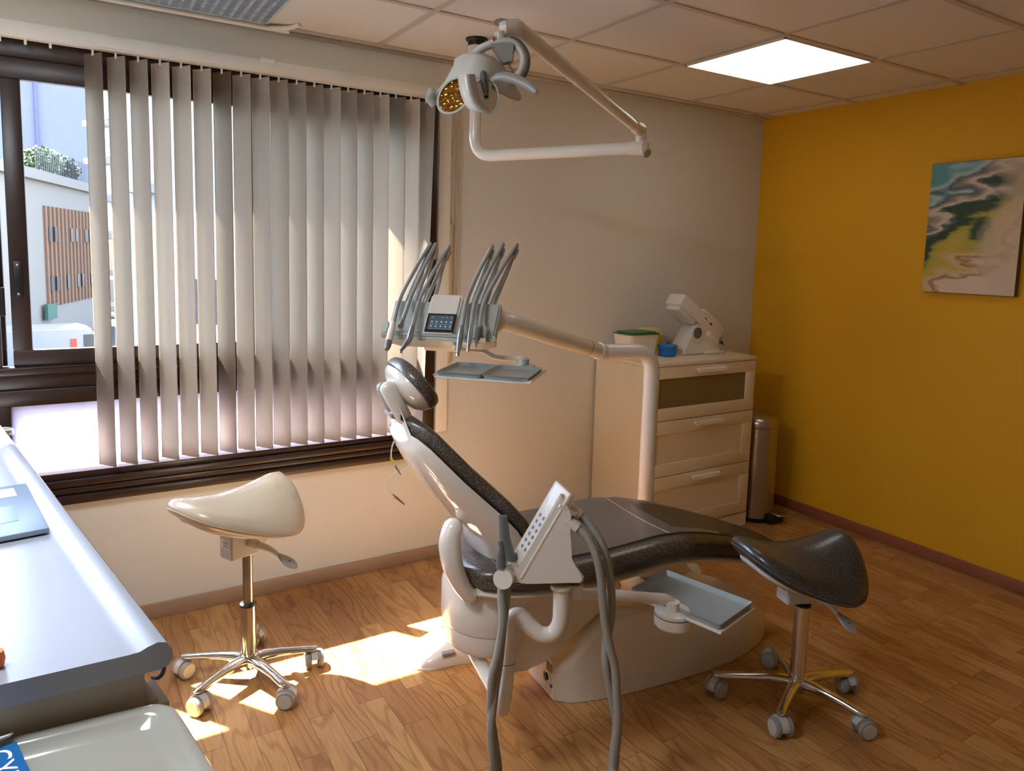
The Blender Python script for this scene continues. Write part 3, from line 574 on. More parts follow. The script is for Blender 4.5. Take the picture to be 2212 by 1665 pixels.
# ------------------------------------------------------------------ saddle stools
def seat_surface(name, m, X, parent, L=.205, wf=.15, wb=.21, rise=.04, droop_f=.015, droop_b=.17, th=.064, scale=1.0, extra=0):
    def plan(r, t):
        c, s = math.cos(t), math.sin(t)
        x = r*(L if c > 0 else L*.88)*(abs(c)**(.62 if c > 0 else .7))*(1 if c > 0 else -1)
        k = (x/L+1)/2; w_ = (wf+(wb-wf)*k*k*(3-2*k)); y = r*w_*abs(s)**(.7 if c > 0 else .75)*(1 if s > 0 else -1)
        return x, y
    def zf(x, y):
        k = min(1, max(0, (x/L+1)/2)); rid = rise*(x/L)**2+.01*k
        dr = droop_f+(droop_b-droop_f)*k**1.9; wv = wf+(wb-wf)*k*k*(3-2*k)
        return rid-dr*min(1.3, abs(y)/wv)**1.6
    prof = [(.02, 0), (.25, 0), (.5, 0), (.7, -.0005), (.84, -.002), (.93, -.008), (.985, -.02), (1.0, -.032), (.985, -.044), (.93, -.054), (.84, -th), (.5, -th*.8), (.02, -th*.8)]
    n = 64; rings = []
    for r, dz in prof:
        rg = []
        for i in range(n):
            x, y = plan(r*scale, 2*math.pi*i/n); rg.append((x, y, zf(x, y)+dz+extra))
        rings.append(rg)
    bm = B(); loft(bm, rings, X); o = obj(name, bm, m, parent, angle=70); return o, plan, zf
def stool(cx, cy, rz_base, legs, seat_az, seat_z, col_top, m_seat, label, tilt=0, seat_off=-.06, mz=-.115, rise=.04):
    t = thing('saddle_stool', label, 'stool', (cx, cy, 0), 0, 'saddle stools on castors')
    X0 = Matrix.Translation((cx, cy, 0))
    # column
    bm = B(); lathe(bm, [(.026, .065), (.0265, .09), (.025, .1), (.025, col_top), (.02, col_top+.002)], X=X0, seg=28); obj('column', bm, M['chrome'], t)
    bm = B(); lathe(bm, [(.024, col_top-.002), (.027, col_top), (.027, col_top+.008), (.018, col_top+.011)], X=X0, seg=24); obj('column_collar', bm, M['blackm'], t)
    bm = B(); lathe(bm, [(.0165, col_top+.006), (.0165, seat_z+mz-.06)], X=X0, seg=20); obj('gas_lift', bm, M['steel'], t)
    bm = B(); lathe(bm, [(.014, .045), (.03, .05), (.034, .075), (.03, .098), (.022, .1)], X=X0, seg=24); obj('hub', bm, M['chrome'], t)
    for (lx_, ly_) in legs:
        d = Vector((lx_-cx, ly_-cy, 0)); Ld = d.length; d.normalize(); s_ = Vector((-d.y, d.x, 0)); c = Vector((cx, cy, 0))
        rings = []
        for k, (q, zt, hh, ww) in enumerate([(.012, .094, .034, .022), (.05, .099, .034, .0195), (.10, .096, .028, .0165), (.16, .089, .023, .0145), (Ld-.012, .083, .02, .015), (Ld+.006, .081, .016, .013), (Ld+.015, .077, .007, .007)]):
            p0 = c+d*q; rg = []
            for a in range(12):
                tt = 2*math.pi*a/12; cs, sn = math.cos(tt), math.sin(tt)
                rg.append(p0+s_*ww*cs+Vector((0, 0, zt-hh/2+hh/2*(abs(sn)**.7)*(1 if sn > 0 else -1))))
            rings.append(rg)
        bm = B(); loft(bm, rings); lg = obj('leg', bm, M['chrome'], t, angle=60)
        # castor
        ca_ = math.atan2(ly_-cy, lx_-cx)+R_.uniform(-.5, .5)+1.2; XK = Matrix.Translation((lx_, ly_, 0)) @ Matrix.Rotation(ca_, 4, 'Z')
        bm = B(); tube(bm, [(0, 0, .055), (0, 0, .072)], .007, 10, XK)
        rings = []
        for y in (-.011, .011):
            rings.append([(.004+.033*math.cos(a), y, .035+.030*math.sin(a)) for a in [math.pi*k/12-.25 for k in range(13)]])
        loft(bm, rings, XK)
        cs = obj('castor', bm, M['lgrey'], lg)
        for sg in (-1, 1):
            bm = B(); XW = XK @ Matrix.Translation((.006, sg*.0205, .0305)) @ Matrix.Rotation(math.pi/2, 4, 'X')
            lathe(bm, [(.022, -.0095), (.029, -.008), (.0305, -.003), (.0305, .003), (.029, .008), (.022, .0095)], X=XW, seg=28)
            lathe(bm, [(.023, -.0115), (.023, .0115)], X=XW, seg=24, mi=1)
            # wheel and its cap share the castor's own mesh group
            me_o = obj('castor_wheel', bm, [M['greyp'], M['lgrey']], lg, angle=50)
    # seat
    XS = Matrix.Translation((cx, cy, seat_z)) @ Matrix.Rotation(seat_az, 4, 'Z') @ Matrix.Rotation(tilt, 4, 'Y') @ Matrix.Translation((seat_off, 0, 0))
    so, plan, zf = seat_surface('seat', m_seat, XS, t, rise=rise)
    bm = B(); n = 56   # piping seam line
    pts = []
    for i in range(n+1):
        x, y = plan(1.0, 2*math.pi*i/n); pts.append(XS @ Vector((x*1.001, y*1.001, zf(x, y)-.036)))
    tube(bm, pts, .0016, 6); obj('seam', bm, M['dgrey'] if m_seat != M['gold'] else M['cord'], so)
    so2, _, _ = seat_surface('seat_shell', M['lgrey'], XS, t, scale=.84, extra=-.022, th=.052)
    # mechanism under the seat
    XM = Matrix.Translation((cx, cy, seat_z)) @ Matrix.Rotation(seat_az, 4, 'Z')
    bm = B(); loft(bm, [[(-.11, -.055, -.06), (.05, -.055, -.07), (.05, .055, -.07), (-.11, .055, -.06)], [(-.085, -.042, mz+.012), (.03, -.042, mz+.012), (.03, .042, mz+.012), (-.085, .042, mz+.012)]], XM); obj('seat_bracket', bm, M['lgrey'], t, angle=30)
    bm = B(); prism(bm, [(-.08, mz+.01), (.06, mz+.01), (.085, mz-.004), (.05, mz-.05), (.02, mz-.082), (-.08, mz-.078)], -.034, .034, XM, bev=.004); mech = obj('tilt_mechanism', bm, M['lgrey'], t, angle=30)
    bm = B(); box(bm, (-.0815, -.024, mz-.042), (-.0802, .024, mz-.012), X=XM); obj('rating_label', bm, M['paper'], mech, smooth=False)
    bm = B()
    for q in range(4): box(bm, (-.0822, -.019, mz-.037+.006*q), (-.0814, .012-.004*(q % 2), mz-.0355+.006*q), X=XM)
    obj('label_print', bm, M['ink'], mech, smooth=False)
    for sg in (-1, 1):
        bm = B()
        p0 = Vector((-.01, sg*.03, mz-.035)); p1 = Vector((.0, sg*.062, mz-.04)); p2 = Vector((.02, sg*.10, mz-.052)); p3 = Vector((.032, sg*.125, mz-.068)); p4 = Vector((.06, sg*.182, mz-.105))
        tube(bm, [p0, p1], [.016, .015], 14, XM); tube(bm, catmull([p1, p2, p3], 5), [.013-.0006*i for i in range(11)], 12, XM)
        lv = obj('lever', bm, M['lgrey'], t)
        bm = B(); fl_ = [(.007, .006), (.014, .0065), (.019, .0065), (.021, .006), (.018, .005), (.006, .003)]
        d_ = (p4-p3); tube(bm, [p3+d_*k/5*1.0 for k in range(6)], fl_, 16, XM, flat=(1, 0, 0)); pd = obj('lever_paddle', bm, M['greyp'], lv)
        bm = B(); cc_ = p3+d_*.6; box(bm, (-.006, -.004, .0066), (.004, .003, .0072), X=XM @ Matrix.Translation(cc_)); box(bm, (-.012, .004, .0066), (-.009, .008, .0072), X=XM @ Matrix.Translation(cc_)); obj('paddle_print', bm, M['ink'], lv, smooth=False)
    return t
Lst = stool(-3.149, -.608, 0, [(-3.334, -.482), (-3.325, -.712), (-3.08, -.812), (-2.936, -.645), (-3.08, -.40)], math.radians(23), .665, .268, M['gold'], 'silver-beige saddle stool on a chrome star base beneath the window', mz=-.13)
Rst = stool(-1.6, -1.623, 0, [(-1.80, -1.46), (-1.784, -1.703), (-1.56, -1.835), (-1.39, -1.675), (-1.49, -1.44)], math.radians(-18), .545, .345, M['darkseat'], 'black speckled saddle stool with a chrome star base at the foot of the dental chair', rise=.058, mz=-.10)

# ------------------------------------------------------------------ dental chair
CO = Vector((-2.45, -1.10, 0)); CYAW = math.radians(-6)
dc = thing('dental_chair', 'reclined dental chair with dark speckled cushions and glossy white back shell', 'dental chair', CO, CYAW)
XD = WM[dc.name]
def sect(s, z, wd, th, topdip=.0, n=28, rnd=.035, pw=3.2):
    """closed section across the chair at station s: z = top height, th thickness"""
    o = []
    for i in range(n):
        t_ = 2*math.pi*i/n; c, sn = math.cos(t_), math.sin(t_)
        y = wd*abs(c)**(2/pw)*(1 if c > 0 else -1); zz = th/2*abs(sn)**(2/pw)*(1 if sn > 0 else -1)
        e = (y/wd)**2
        o.append((s, y, z-th/2+zz+(topdip*(e-.6) if sn > 0 else 0)))
    return o
def interp(tab, s):
    for i in range(len(tab)-1):
        if tab[i][0] <= s <= tab[i+1][0]:
            k = (s-tab[i][0])/(tab[i+1][0]-tab[i][0]); return [a+(b-a)*k for a, b in zip(tab[i][1:], tab[i+1][1:])]
    return tab[-1][1:] if s > tab[-1][0] else tab[0][1:]
SEAT = [(-.185, .52, .05, .03), (-.175, .535, .13, .06), (-.15, .545, .19, .08), (-.10, .552, .225, .09), (0, .55, .245, .095), (.12, .548, .252, .098), (.25, .55, .255, .098), (.38, .558, .252, .098), (.48, .563, .245, .096), (.58, .555, .235, .092), (.7, .53, .218, .086), (.85, .485, .195, .078), (1.0, .435, .17, .07), (1.12, .392, .145, .062), (1.19, .365, .115, .054), (1.225, .35, .07, .04), (1.232, .342, .03, .02)]
bm = B(); loft(bm, [sect(s, z, w_, t_, .012) for s, z, w_, t_ in SEAT], XD); so = obj('seat_cushion', bm, M['vinyl'], dc, angle=60)
# flat upholstered top field
bm = B(); st_ = [s for s in SEAT if -.14 < s[0] < 1.2]
R1 = []
for s, z, w_, t_ in st_:
    q = w_-.05; rg = []
    for i in range(13):
        y = -q+2*q*i/12; e = (y/w_)**2; rg.append((s, y, z+.012*(e-.6)+.0015-.004*(abs(y)/q)**8))
    for i in range(12, -1, -1):
        y = -q+2*q*i/12; e = (y/w_)**2; rg.append((s, y, z+.012*(e-.6)-.01))
    R1.append(rg)
loft(bm, R1, XD); obj('seat_top_panel', bm, M['vinyltop'], dc, angle=60, label='matt brown top of the seat')
# clear plastic foot cover
bm = B(); CVR = [s for s in SEAT if .5 < s[0] < 1.2]
CV = [[tuple(v) for v in sect(s, z+.004, w_+.004, t_*.98+.008, .012)] for s, z, w_, t_ in CVR]
loft(bm, CV, XD, cap=False); obj('foot_cover', bm, M['cover'], dc, angle=60, label='clear plastic sheet over the leg rest')
bm = B(); ed = [XD @ Vector(v) for v in sect(.58, .5605, .2405, .102, .012)]
edge = [XD @ Vector((.512, y, .561+.012*((y/.24)**2-.6)+.0042)) for y in [-.21+.42*i/24 for i in range(25)]]
tube(bm, edge, .0009, 6); obj('cover_hem', bm, M['cord'], dc)
# pan below the cushion
bm = B(); loft(bm, [sect(s, z-t_+.012, w_*.93, .034, 0, pw=2.6) for s, z, w_, t_ in SEAT if -.16 < s < 1.2], XD); obj('seat_pan', bm, M['base'], dc, angle=60)
# backrest
BK = [(.045, .575, .205, .15), (.02, .63, .215, .155), (-.02, .69, .22, .15), (-.075, .748, .222, .14), (-.13, .80, .217, .13), (-.185, .852, .205, .12), (-.235, .905, .185, .108), (-.275, .948, .16, .095), (-.31, .978, .13, .08), (-.34, .99, .10, .06), (-.365, .985, .07, .04)]
def back_frames():
    P = [Vector((s, 0, z)) for s, z, w_, d_ in BK]; o = []
    for i in range(len(P)):
        d = (P[min(i+1, len(P)-1)]-P[max(i-1, 0)]).normalized(); nb = Vector((d.z, 0, -d.x)); nb = -nb if nb.x > 0 else nb   # points to the rear/below
        o.append((P[i], d, nb))
    return o
bf = back_frames()
def cush_ring(i, th=.052, n=28):
    P0, d, nb = bf[i]; w_ = BK[i][2]; o = []
    tt = th*(1 if i < len(BK)-1 else .55)
    for k in range(n):
        t_ = 2*math.pi*k/n; c, sn = math.cos(t_), math.sin(t_)
        y = w_*abs(c)**(2/3)*(1 if c > 0 else -1); q = tt/2*abs(sn)**(2/2.6)*(1 if sn > 0 else -1)
        o.append(P0+nb*(tt/2-q)+Vector((0, y, 0))-nb*(.012*(y/w_)**2 if sn > 0 else 0))
    return o
bm = B(); rs = [cush_ring(i) for i in range(len(BK))]
b0 = [(p-bf[0][0])*.8+bf[0][0]-bf[0][1]*.03 for p in rs[0]]
bl = [(p-bf[-1][0])*.55+bf[-1][0]+bf[-1][1]*.02+bf[-1][2]*.004 for p in rs[-1]]
loft(bm, [b0]+rs+[bl], XD); obj('back_cushion', bm, M['vinyl'], dc, angle=60)
def shell_ring(i, n=26):
    P0, d, nb = bf[i]; w_, dp = BK[i][2]*1.0, BK[i][3]; o = []
    for k in range(n+1):
        t_ = math.pi*k/n; c, sn = math.cos(t_), math.sin(t_)
        y = w_*abs(c)**(2/2.4)*(1 if c > 0 else -1); q = (dp-.04)*abs(sn)**(2/2.4)
        o.append(P0+nb*(.046+q)+Vector((0, y, 0)))
    for k in range(1, 6): o.append(P0+nb*.042+Vector((0, -w_*.97+2*w_*.97*k/6, 0)))
    return o
bm = B(); rs = [shell_ring(i) for i in range(len(BK))]
P0, d, nb = bf[0]
b0 = [Vector((P0.x-.02+(p.x-P0.x)*.75, p.y*.9, .545+(p.z-P0.z)*.1)) for p in rs[0]]
bl = [(p-bf[-1][0]-bf[-1][2]*.05)*.6+bf[-1][0]+bf[-1][2]*.05+bf[-1][1]*.018 for p in rs[-1]]
loft(bm, [b0]+rs+[bl], XD); obj('back_shell', bm, M['gloss'], dc, angle=60, label='glossy white rear shell of the backrest')
# headrest: slider, hinge block, pad and shell
hc = Vector((-.318, 0, 1.075)); hu = Vector((-.62, 0, .785)).normalized(); hn = Vector((-.785, 0, -.62)).normalized()   # hu: up the pad, hn: rear
def pad_ring(r, off, a=.135, b=.088, n=40):
    return [hc+Vector((0, a*r*abs(math.cos(t_))**.8*(1 if math.cos(t_) > 0 else -1), 0))+hu*(b*r*math.sin(t_))+hn*(off) for t_ in [2*math.pi*k/n for k in range(n)]]
def bowl(y): return .0
bm = B(); loft(bm, [pad_ring(.05, -.03), pad_ring(.6, -.032), pad_ring(.85, -.030), pad_ring(.96, -.022), pad_ring(1.0, -.008), pad_ring(.985, .006), pad_ring(.9, .012), pad_ring(.05, .012)], XD)
hp = obj('headrest_pad', bm, M['vinyl'], dc, angle=60)
bm = B(); loft(bm, [pad_ring(.05, .004), pad_ring(.9, .004), pad_ring(.93, .012), pad_ring(.86, .026), pad_ring(.68, .04), pad_ring(.4, .05), pad_ring(.05, .053)], XD); obj('headrest_shell', bm, M['gloss'], dc, angle=60)
def LW(x, y, t_):   # chair-local point at pixel x, y in the plane t = t_
    v = ray(x, y); n_ = Vector((-math.sin(CYAW), math.cos(CYAW), 0)); k = (t_-(CAM-CO).dot(n_))/v.dot(n_); return XD.inverted() @ (CAM+v*k)
bm = B(); a_, b_ = LW(838, 838, -.05), LW(872, 900, -.05); a_, b_ = a_.copy(), b_.copy()
tube(bm, [a_, b_], [(.02, .024), (.02, .024)], 20, XD, flat=(0, 1, 0), cap='round'); hb_ = obj('headrest_hinge', bm, M['enamel'], dc, angle=50)
bm = B(); c1_, c2_ = LW(826, 838, .0), LW(846, 885, .0); tube(bm, [c1_, c2_], [(.024, .018), (.02, .014)], 16, XD, flat=(0, 1, 0), cap='round'); obj('hinge_cover', bm, M['greyp'], dc)
bm = B(); tube(bm, [LW(866, 905, -.02), LW(883, 938, -.02)], [(.016, .008)]*2, 12, XD, flat=(0, 1, 0)); obj('headrest_bar', bm, M['steel'], dc)
# rear pivot arm and swivel housing
bm = B(); ap = catmull([LW(978, 1140, -.10), LW(972, 1170, -.11), LW(976, 1215, -.12), LW(992, 1255, -.12), LW(1012, 1284, -.12)], 8)
tube(bm, ap, [(.036, .034-.012*abs(i/(len(ap)-1)-.3)) for i in range(len(ap))], 18, XD, flat=(0, 1, 0), cap='round'); obj('pivot_arm', bm, M['gloss'], dc)
def ell(a, b, z, n=40, cx_=-.055, slope=0): return [(cx_+a*math.cos(2*math.pi*k/n), b*math.sin(2*math.pi*k/n), z+slope*a*math.cos(2*math.pi*k/n)) for k in range(n)]
bm = B(); loft(bm, [ell(.10, .11, .215), ell(.122, .14, .225), ell(.135, .155, .25), ell(.135, .156, .296)], XD); obj('housing_lower', bm, M['enamel'], dc)
bm = B(); loft(bm, [ell(.138, .158, .298), ell(.141, .162, .305), ell(.141, .162, .40, slope=-.1), ell(.135, .155, .425, slope=-.12), ell(.10, .12, .445, slope=-.05), ell(.02, .02, .455)], XD); obj('housing_upper', bm, M['enamel'], dc)
# lift arm, frame under the seat
bm = B(); prism(bm, [(-.02, .17), (.0, .145), (.05, .14), (.10, .16), (.36, .31), (.40, .36), (.36, .44), (.0, .45), (-.04, .40)], -.125, .125, XD, bev=.012); obj('lift_arm', bm, M['base'], dc, angle=45)
bm = B(); prism(bm, [(-.08, .455), (-.075, .415), (-.05, .395), (.16, .39), (.18, .42), (.18, .46)], -.17, .17, XD, bev=.012); obj('seat_bracket', bm, M['base'], dc, angle=45)
# floor cover
BC = [(.155, .13, .10, .13), (.20, .145, .135, .145), (.25, .215, .15, .15), (.30, .265, .158, .152), (.36, .295, .165, .152), (.45, .30, .17, .150), (.6, .285, .172, .146), (.75, .262, .168, .138), (.88, .235, .155, .124), (.98, .205, .13, .10), (1.06, .165, .10, .075), (1.12, .115, .066, .05), (1.155, .06, .036, .028)]
def bcs(s, h, w0, wt, n=9):
    o = [(s, w0, 0.002), (s, w0*.5, .002), (s, -w0*.5, .002), (s, -w0, .002)]
    for k in range(n):   # near side up
        t_ = k/(n-1)*math.pi/2; o.append((s, -(wt-.03+(w0-wt)*(1-k/(n-1))) - .03*math.cos(t_), h-.035+.035*math.sin(t_)) if k else (s, -w0*.985, h*.35))
    for k in range(n-1, -1, -1):
        t_ = k/(n-1)*math.pi/2; o.append((s, (wt-.03+(w0-wt)*(1-k/(n-1))) + .03*math.cos(t_), h-.035+.035*math.sin(t_)) if k else (s, w0*.985, h*.35))
    return o
bm = B(); loft(bm, [bcs(s, h, a, min(b, a*.96)) for s, h, a, b in [(q[0], q[1], q[2], q[3]) for q in BC]], XD)
bc = obj('base_cover', bm, M['base'], dc, angle=50)
XE = XD @ Matrix.Translation((.1545, -.055, .062)) @ Matrix.Rotation(-math.pi/2, 4, 'Y')
bm = B(); lathe(bm, [(.026, -.002), (.026, .003), (.02, .004), (.019, .001)], X=XE, seg=28); obj('switch_ring', bm, M['enamel'], bc)
bm = B(); lathe(bm, [(.013, .0), (.013, .007), (.011, .008)], X=XE @ Matrix.Scale(1.0, 4), seg=20); obj('green_switch', bm, M['greenled'], bc)
bm = B(); box(bm, (.153, -.09, .09), (.1545, -.05, .118), X=XD); obj('rating_plate', bm, M['label_grey'], bc, smooth=False)
bm = B(); lathe(bm, [(.006, 0), (.006, .004), (.003, .005)], X=XD @ Matrix.Translation((.1545, -.088, .045)) @ Matrix.Rotation(-math.pi/2, 4, 'Y'), seg=14); obj('cable_socket', bm, M['dgrey'], bc)
# chrome cover seen under the leg rest and the floor duct to the column
bm = B(); tube(bm, [XD @ Vector((.62, .05, .33)), XD @ Vector((.80, .12, .26)), XD @ Vector((.9, .16, .2))], [.05, .055, .03], 20, cap='round'); obj('rear_cowl', bm, M['gloss'], dc)

# ------------------------------------------------------------------ delivery unit: column, arm, head
colp = at(1405, 860, 3.07); cb_ = Vector((colp.x, colp.y, 0))
du = thing('delivery_unit', 'white column and arm carrying the grey instrument head with a touch screen', 'delivery unit', cb_)
bm = B(); lathe(bm, [(.055, 0), (.055, .015), (.034, .03), (.033, colp.z)], cb_, seg=32); obj('column', bm, M['enamel'], du)
bm = B(); lathe(bm, [(.0325, 0), (.0325, .0025)], cb_+Vector((0, 0, colp.z-.0005)), seg=32); obj('column_joint', bm, M['dgrey'], du)
ej = at(1300, 760, 2.95)
pth = fillet([cb_+Vector((0, 0, colp.z)), Vector((cb_.x, cb_.y, ej.z-.004)), ej], .17, 14)
bm = B(); tube(bm, pth, .033, 28); obj('column_bend', bm, M['enamel'], du)
ue = at(1092, 694, 2.56)
d_ = (ue-ej).normalized()
bm = B(); tube(bm, [ej-d_*.012, ej+d_*.02, ej+d_*.026], [.036, .036, .034], 28); obj('elbow_collar', bm, M['enamel'], du)
bm = B(); tube(bm, [ej+d_*.02, ej+d_*.10, ue], [.031, .033, .034], 28, cap='flat'); a1 = obj('balance_arm', bm, M['enamel'], du)
bm = B(); tube(bm, [ej+d_*.095, ej+d_*.0975], .0337, 28); obj('arm_joint', bm, M['dgrey'], du)
# head frame: x width, y rearwards normal, z up the panel
uy = math.radians(-40); te = math.radians(46)
ux = Vector((math.cos(uy), math.sin(uy), 0)); back = Vector((-math.sin(uy), math.cos(uy), 0)); uz = (back*math.cos(te)+Vector((0, 0, 1))*math.sin(te)).normalized(); un = ux.cross(uz); un = -un   # ux x uz
un = uz.cross(ux)      # rear normal
uo = at(958, 692, 2.48)
UX = Matrix(((ux.x, un.x, uz.x, uo.x), (ux.y, un.y, uz.y, uo.y), (ux.z, un.z, uz.z, uo.z), (0, 0, 0, 1)))
# body slab (front face at y=0, rear +y)
bm = B(); prism(bm, [(-.19, .085), (-.185, -.055), (-.17, -.075), (-.14, -.085), (.14, -.085), (.17, -.075), (.185, -.055), (.19, .085)], .0, .05, UX, bev=.006)
hd = obj('head_body', bm, M['unit'], du, angle=45)
bm = B(); prism(bm, [(-.19, -.062), (-.19, -.078), (-.14, -.09), (.14, -.09), (.19, -.078), (.19, -.062), (.18, -.055), (-.18, -.055)], -.012, .048, UX, bev=.012); obj('front_lip', bm, M['unit'], hd, angle=45)
bm = B(); prism(bm, [(-.062, -.082), (.05, -.082), (.052, .1), (.044, .112), (-.052, .112), (-.06, .1)], -.012, .075, UX, bev=.008); sp = obj('screen_housing', bm, M['white'], hd, angle=45)
bm = B(); prism(bm, [(-.054, -.062), (.046, -.062), (.046, .018), (-.054, .018)], -.0155, -.011, UX, bev=.001); scn = obj('touch_screen', bm, M['screen'], hd, smooth=False)
bm = B(); prism(bm, [(-.045, -.052), (.038, -.052), (.038, .009), (-.045, .009)], -.0162, -.0155, UX); obj('display', bm, M['lcd'], scn, smooth=False)
bm = B()
for r_ in range(3):
    for c_i in range(5):
        x_ = -.040+.0165*c_i; z_ = -.047+.0195*r_
        if r_ == 2 and c_i == 1: continue
        n_ = 16; lathe(bm, [(.0035 if r_ < 2 else .002, 0), (.0035 if r_ < 2 else .002, .0003)], X=UX @ Matrix.Translation((x_+.006, -.0162, z_+.008)) @ Matrix.Rotation(math.pi/2, 4, 'X'), seg=n_)
        if r_ < 2: box(bm, (x_, -.0165, z_-.003), (x_+.012, -.0162, z_-.002), X=UX)
obj('screen_icons', bm, M['icon'], scn, smooth=False)
bm = B(); tube(bm, [UX @ Vector((.10, .05, -.03)), ue+d_*.03, ue-d_*.02], [.034, .036, .035], 24); obj('arm_socket', bm, M['enamel'], du)
# instruments: whip arm behind the head, pulley, hose, handpiece in front
wl = []
GX = [(-.165, 926, 541, 'syringe', 835, 758), (-.128, 938, 542, 'empty', 866, 703), (-.093, 966, 546, 'hand', 878, 760), (.072, 1060, 545, 'hand', 989, 765), (.103, 1083, 541, 'slim', 1012, 748), (.135, 1112, 542, 'scaler', 1026, 757)]
LBL = {'syringe': 'white handpiece with a grey nozzle', 'empty': 'empty silver hose connector', 'hand': 'silver angled handpiece', 'slim': 'slim silver handpiece', 'scaler': 'dark ribbed scaler handpiece'}
for gx_, tx, ty, kind, hx, hy in GX:
    b_ = UX @ Vector((gx_, .03, .075)); t_ = at(tx, ty, 2.60)
    bm = B(); mid = (b_+t_)/2; tube(bm, [b_, b_+(t_-b_)*.55, t_], [.0065, .007, .005], 10); ar = obj('whip_arm', bm, M['lgrey'], du)
    bm = B(); XP = frame_of(t_+Vector((0, 0, -.006)), (t_-b_).normalized(), un); lathe(bm, [(.004, -.006), (.014, -.005), (.010, 0), (.014, .005), (.004, .006)], X=XP @ Matrix.Rotation(0, 4, 'X') @ Matrix.Rotation(math.pi/2, 4, 'X') @ Matrix.Rotation(math.pi/2, 4, 'X'), seg=20)
    prism(bm, [(-.02, -.012), (.012, -.01), (.018, 0), (.012, .01), (-.02, .012)], -.009, .009, frame_of(t_+Vector((0, 0, -.006)), (t_-b_).normalized(), ux)); obj('pulley', bm, M['greyp'], ar)
    # hose: from the rear of head up to the pulley, over it and down to the handpiece
    he = at(hx, hy, 2.32); tipd = (he-(UX @ Vector((gx_, -.03, .05)))).normalized()
    top = t_+(t_-b_).normalized()*.016+Vector((0, 0, .006)); f0 = t_-un*.018-Vector((0, 0, .012)); f1 = (t_+(UX @ Vector((gx_-.006, -.03, .085))))/2-un*.02
    hl = {'syringe': .125, 'empty': .035, 'hand': .115, 'slim': .10, 'scaler': .10}[kind]
    hs = he-tipd*hl
    path = catmull([UX @ Vector((gx_+.012, .045, .07)), UX @ Vector((gx_+.02, .07, .17)), t_+un*.014-(t_-b_).normalized()*.05, top, t_-un*.016-(t_-b_).normalized()*.01, t_.lerp(UX @ Vector((gx_, -.024, .085)), .5)-un*.012, UX @ Vector((gx_, -.022, .075)), hs], 7)
    bm = B(); tube(bm, path, .0072, 12); obj('hose', bm, M['greyp'], ar)
    bm = B()
    if kind == 'syringe':
        tube(bm, [hs-tipd*.02, hs, hs+tipd*.03, hs+tipd*.08], [.006, .010, .0115, .011], 18); hpz = obj('handpiece', bm, M['white'], du, label=LBL[kind])
        bm = B(); tube(bm, [hs+tipd*.08, hs+tipd*.10, hs+tipd*.118], [.0112, .0105, .007], 18); obj('nozzle', bm, M['dgrey'], hpz)
    elif kind == 'empty':
        tube(bm, [hs-tipd*.012, hs+tipd*.006, hs+tipd*.04], [.006, .009, .0095], 18); obj('handpiece', bm, M['alu'], du, label=LBL[kind])
    elif kind == 'scaler':
        tube(bm, [hs, hs+tipd*.004, hs+tipd*.05, hs+tipd*.055], [.007, .0095, .0095, .007], 18); hpz = obj('handpiece', bm, M['dgrey'], du, label=LBL[kind])
        bm = B(); e_ = hs+tipd*.055; tube(bm, [e_, e_+tipd*.025, e_+tipd*.033+ux*.004, e_+tipd*.04-ux*.001], [.007, .0025, .0015, .001], 10); obj('scaler_tip', bm, M['steel'], hpz)
    else:
        k_ = 1 if kind == 'hand' else .78
        bend = tipd+(-ux*.35 if hx < 900 else Vector((0, 0, 0)))
        pts_ = [hs-tipd*.012, hs, hs+tipd*.02, hs+tipd*.05, hs+tipd*.055]+[hs+tipd*.055+bend.normalized()*q for q in (.02, .045, .058)]
        tube(bm, pts_, [.006*k_, .009*k_, .0095*k_, .0105*k_, .010*k_, .009*k_, .0065*k_, .005*k_], 18)
        hpz = obj('handpiece', bm, M['alu'], du, label=LBL[kind]+(' with a bent neck' if hx < 900 else ''))
        e_ = pts_[-1]; bm = B(); tube(bm, [e_-un*.002, e_+Vector((0, 0, -.010))-un*.004], .006*k_, 14); obj('handpiece_head', bm, M['chrome'], hpz)
for gx_ in (-.185, .15):
    bm = B(); prism(bm, [(gx_-.012, -.09), (gx_+.012, -.09), (gx_+.012, -.05), (gx_+.005, -.035), (gx_-.005, -.035), (gx_-.012, -.05)], -.032, .0, UX, bev=.004); obj('holder_notch', bm, M['unit'], hd)
# tray arm and tray holder
tb_ = [UX @ Vector((.055, .02, -.10)), at(1040, 757, 2.5), at(1066, 770, 2.5), at(1100, 774, 2.5), at(1128, 775, 2.5), at(1134, 778, 2.5)]
bm = B(); tube(bm, catmull(tb_[:-1], 6)+[tb_[-1]], .0095, 16, cap='round'); obj('tray_arm', bm, M['enamel'], du)
TZ = 1.094
def tp(x, y, z=TZ): return onz(x, y, z)
q_a, q_b, q_c, q_d = tp(930, 812), tp(1006, 792), tp(1183, 803), tp(1110, 826)
o_ = (q_a+q_c)/2; txd = ((q_c-q_b)+(q_d-q_a)).normalized(); tyd = ((q_b-q_a)+(q_c-q_d)); tyd = (tyd-txd*tyd.dot(txd)).normalized()
TLx, TLy = .30, .22
XT = Matrix(((txd.x, tyd.x, 0, o_.x), (txd.y, tyd.y, 0, o_.y), (0, 0, 1, TZ), (0, 0, 0, 1)))
bm = B(); lathe(bm, [(.017, 0), (.017, .02), (.012, .024)], at(1132, 788, 2.44), seg=20)
pl = at(1132, 790, 2.44); box(bm, (-.035, -.012, -.014), (.035, .012, .004), X=Matrix.Translation((pl.x, pl.y, pl.z)) @ Matrix.Rotation(math.atan2(txd.y, txd.x), 4, 'Z'), bev=.004); obj('tray_swivel', bm, M['unit'], du)
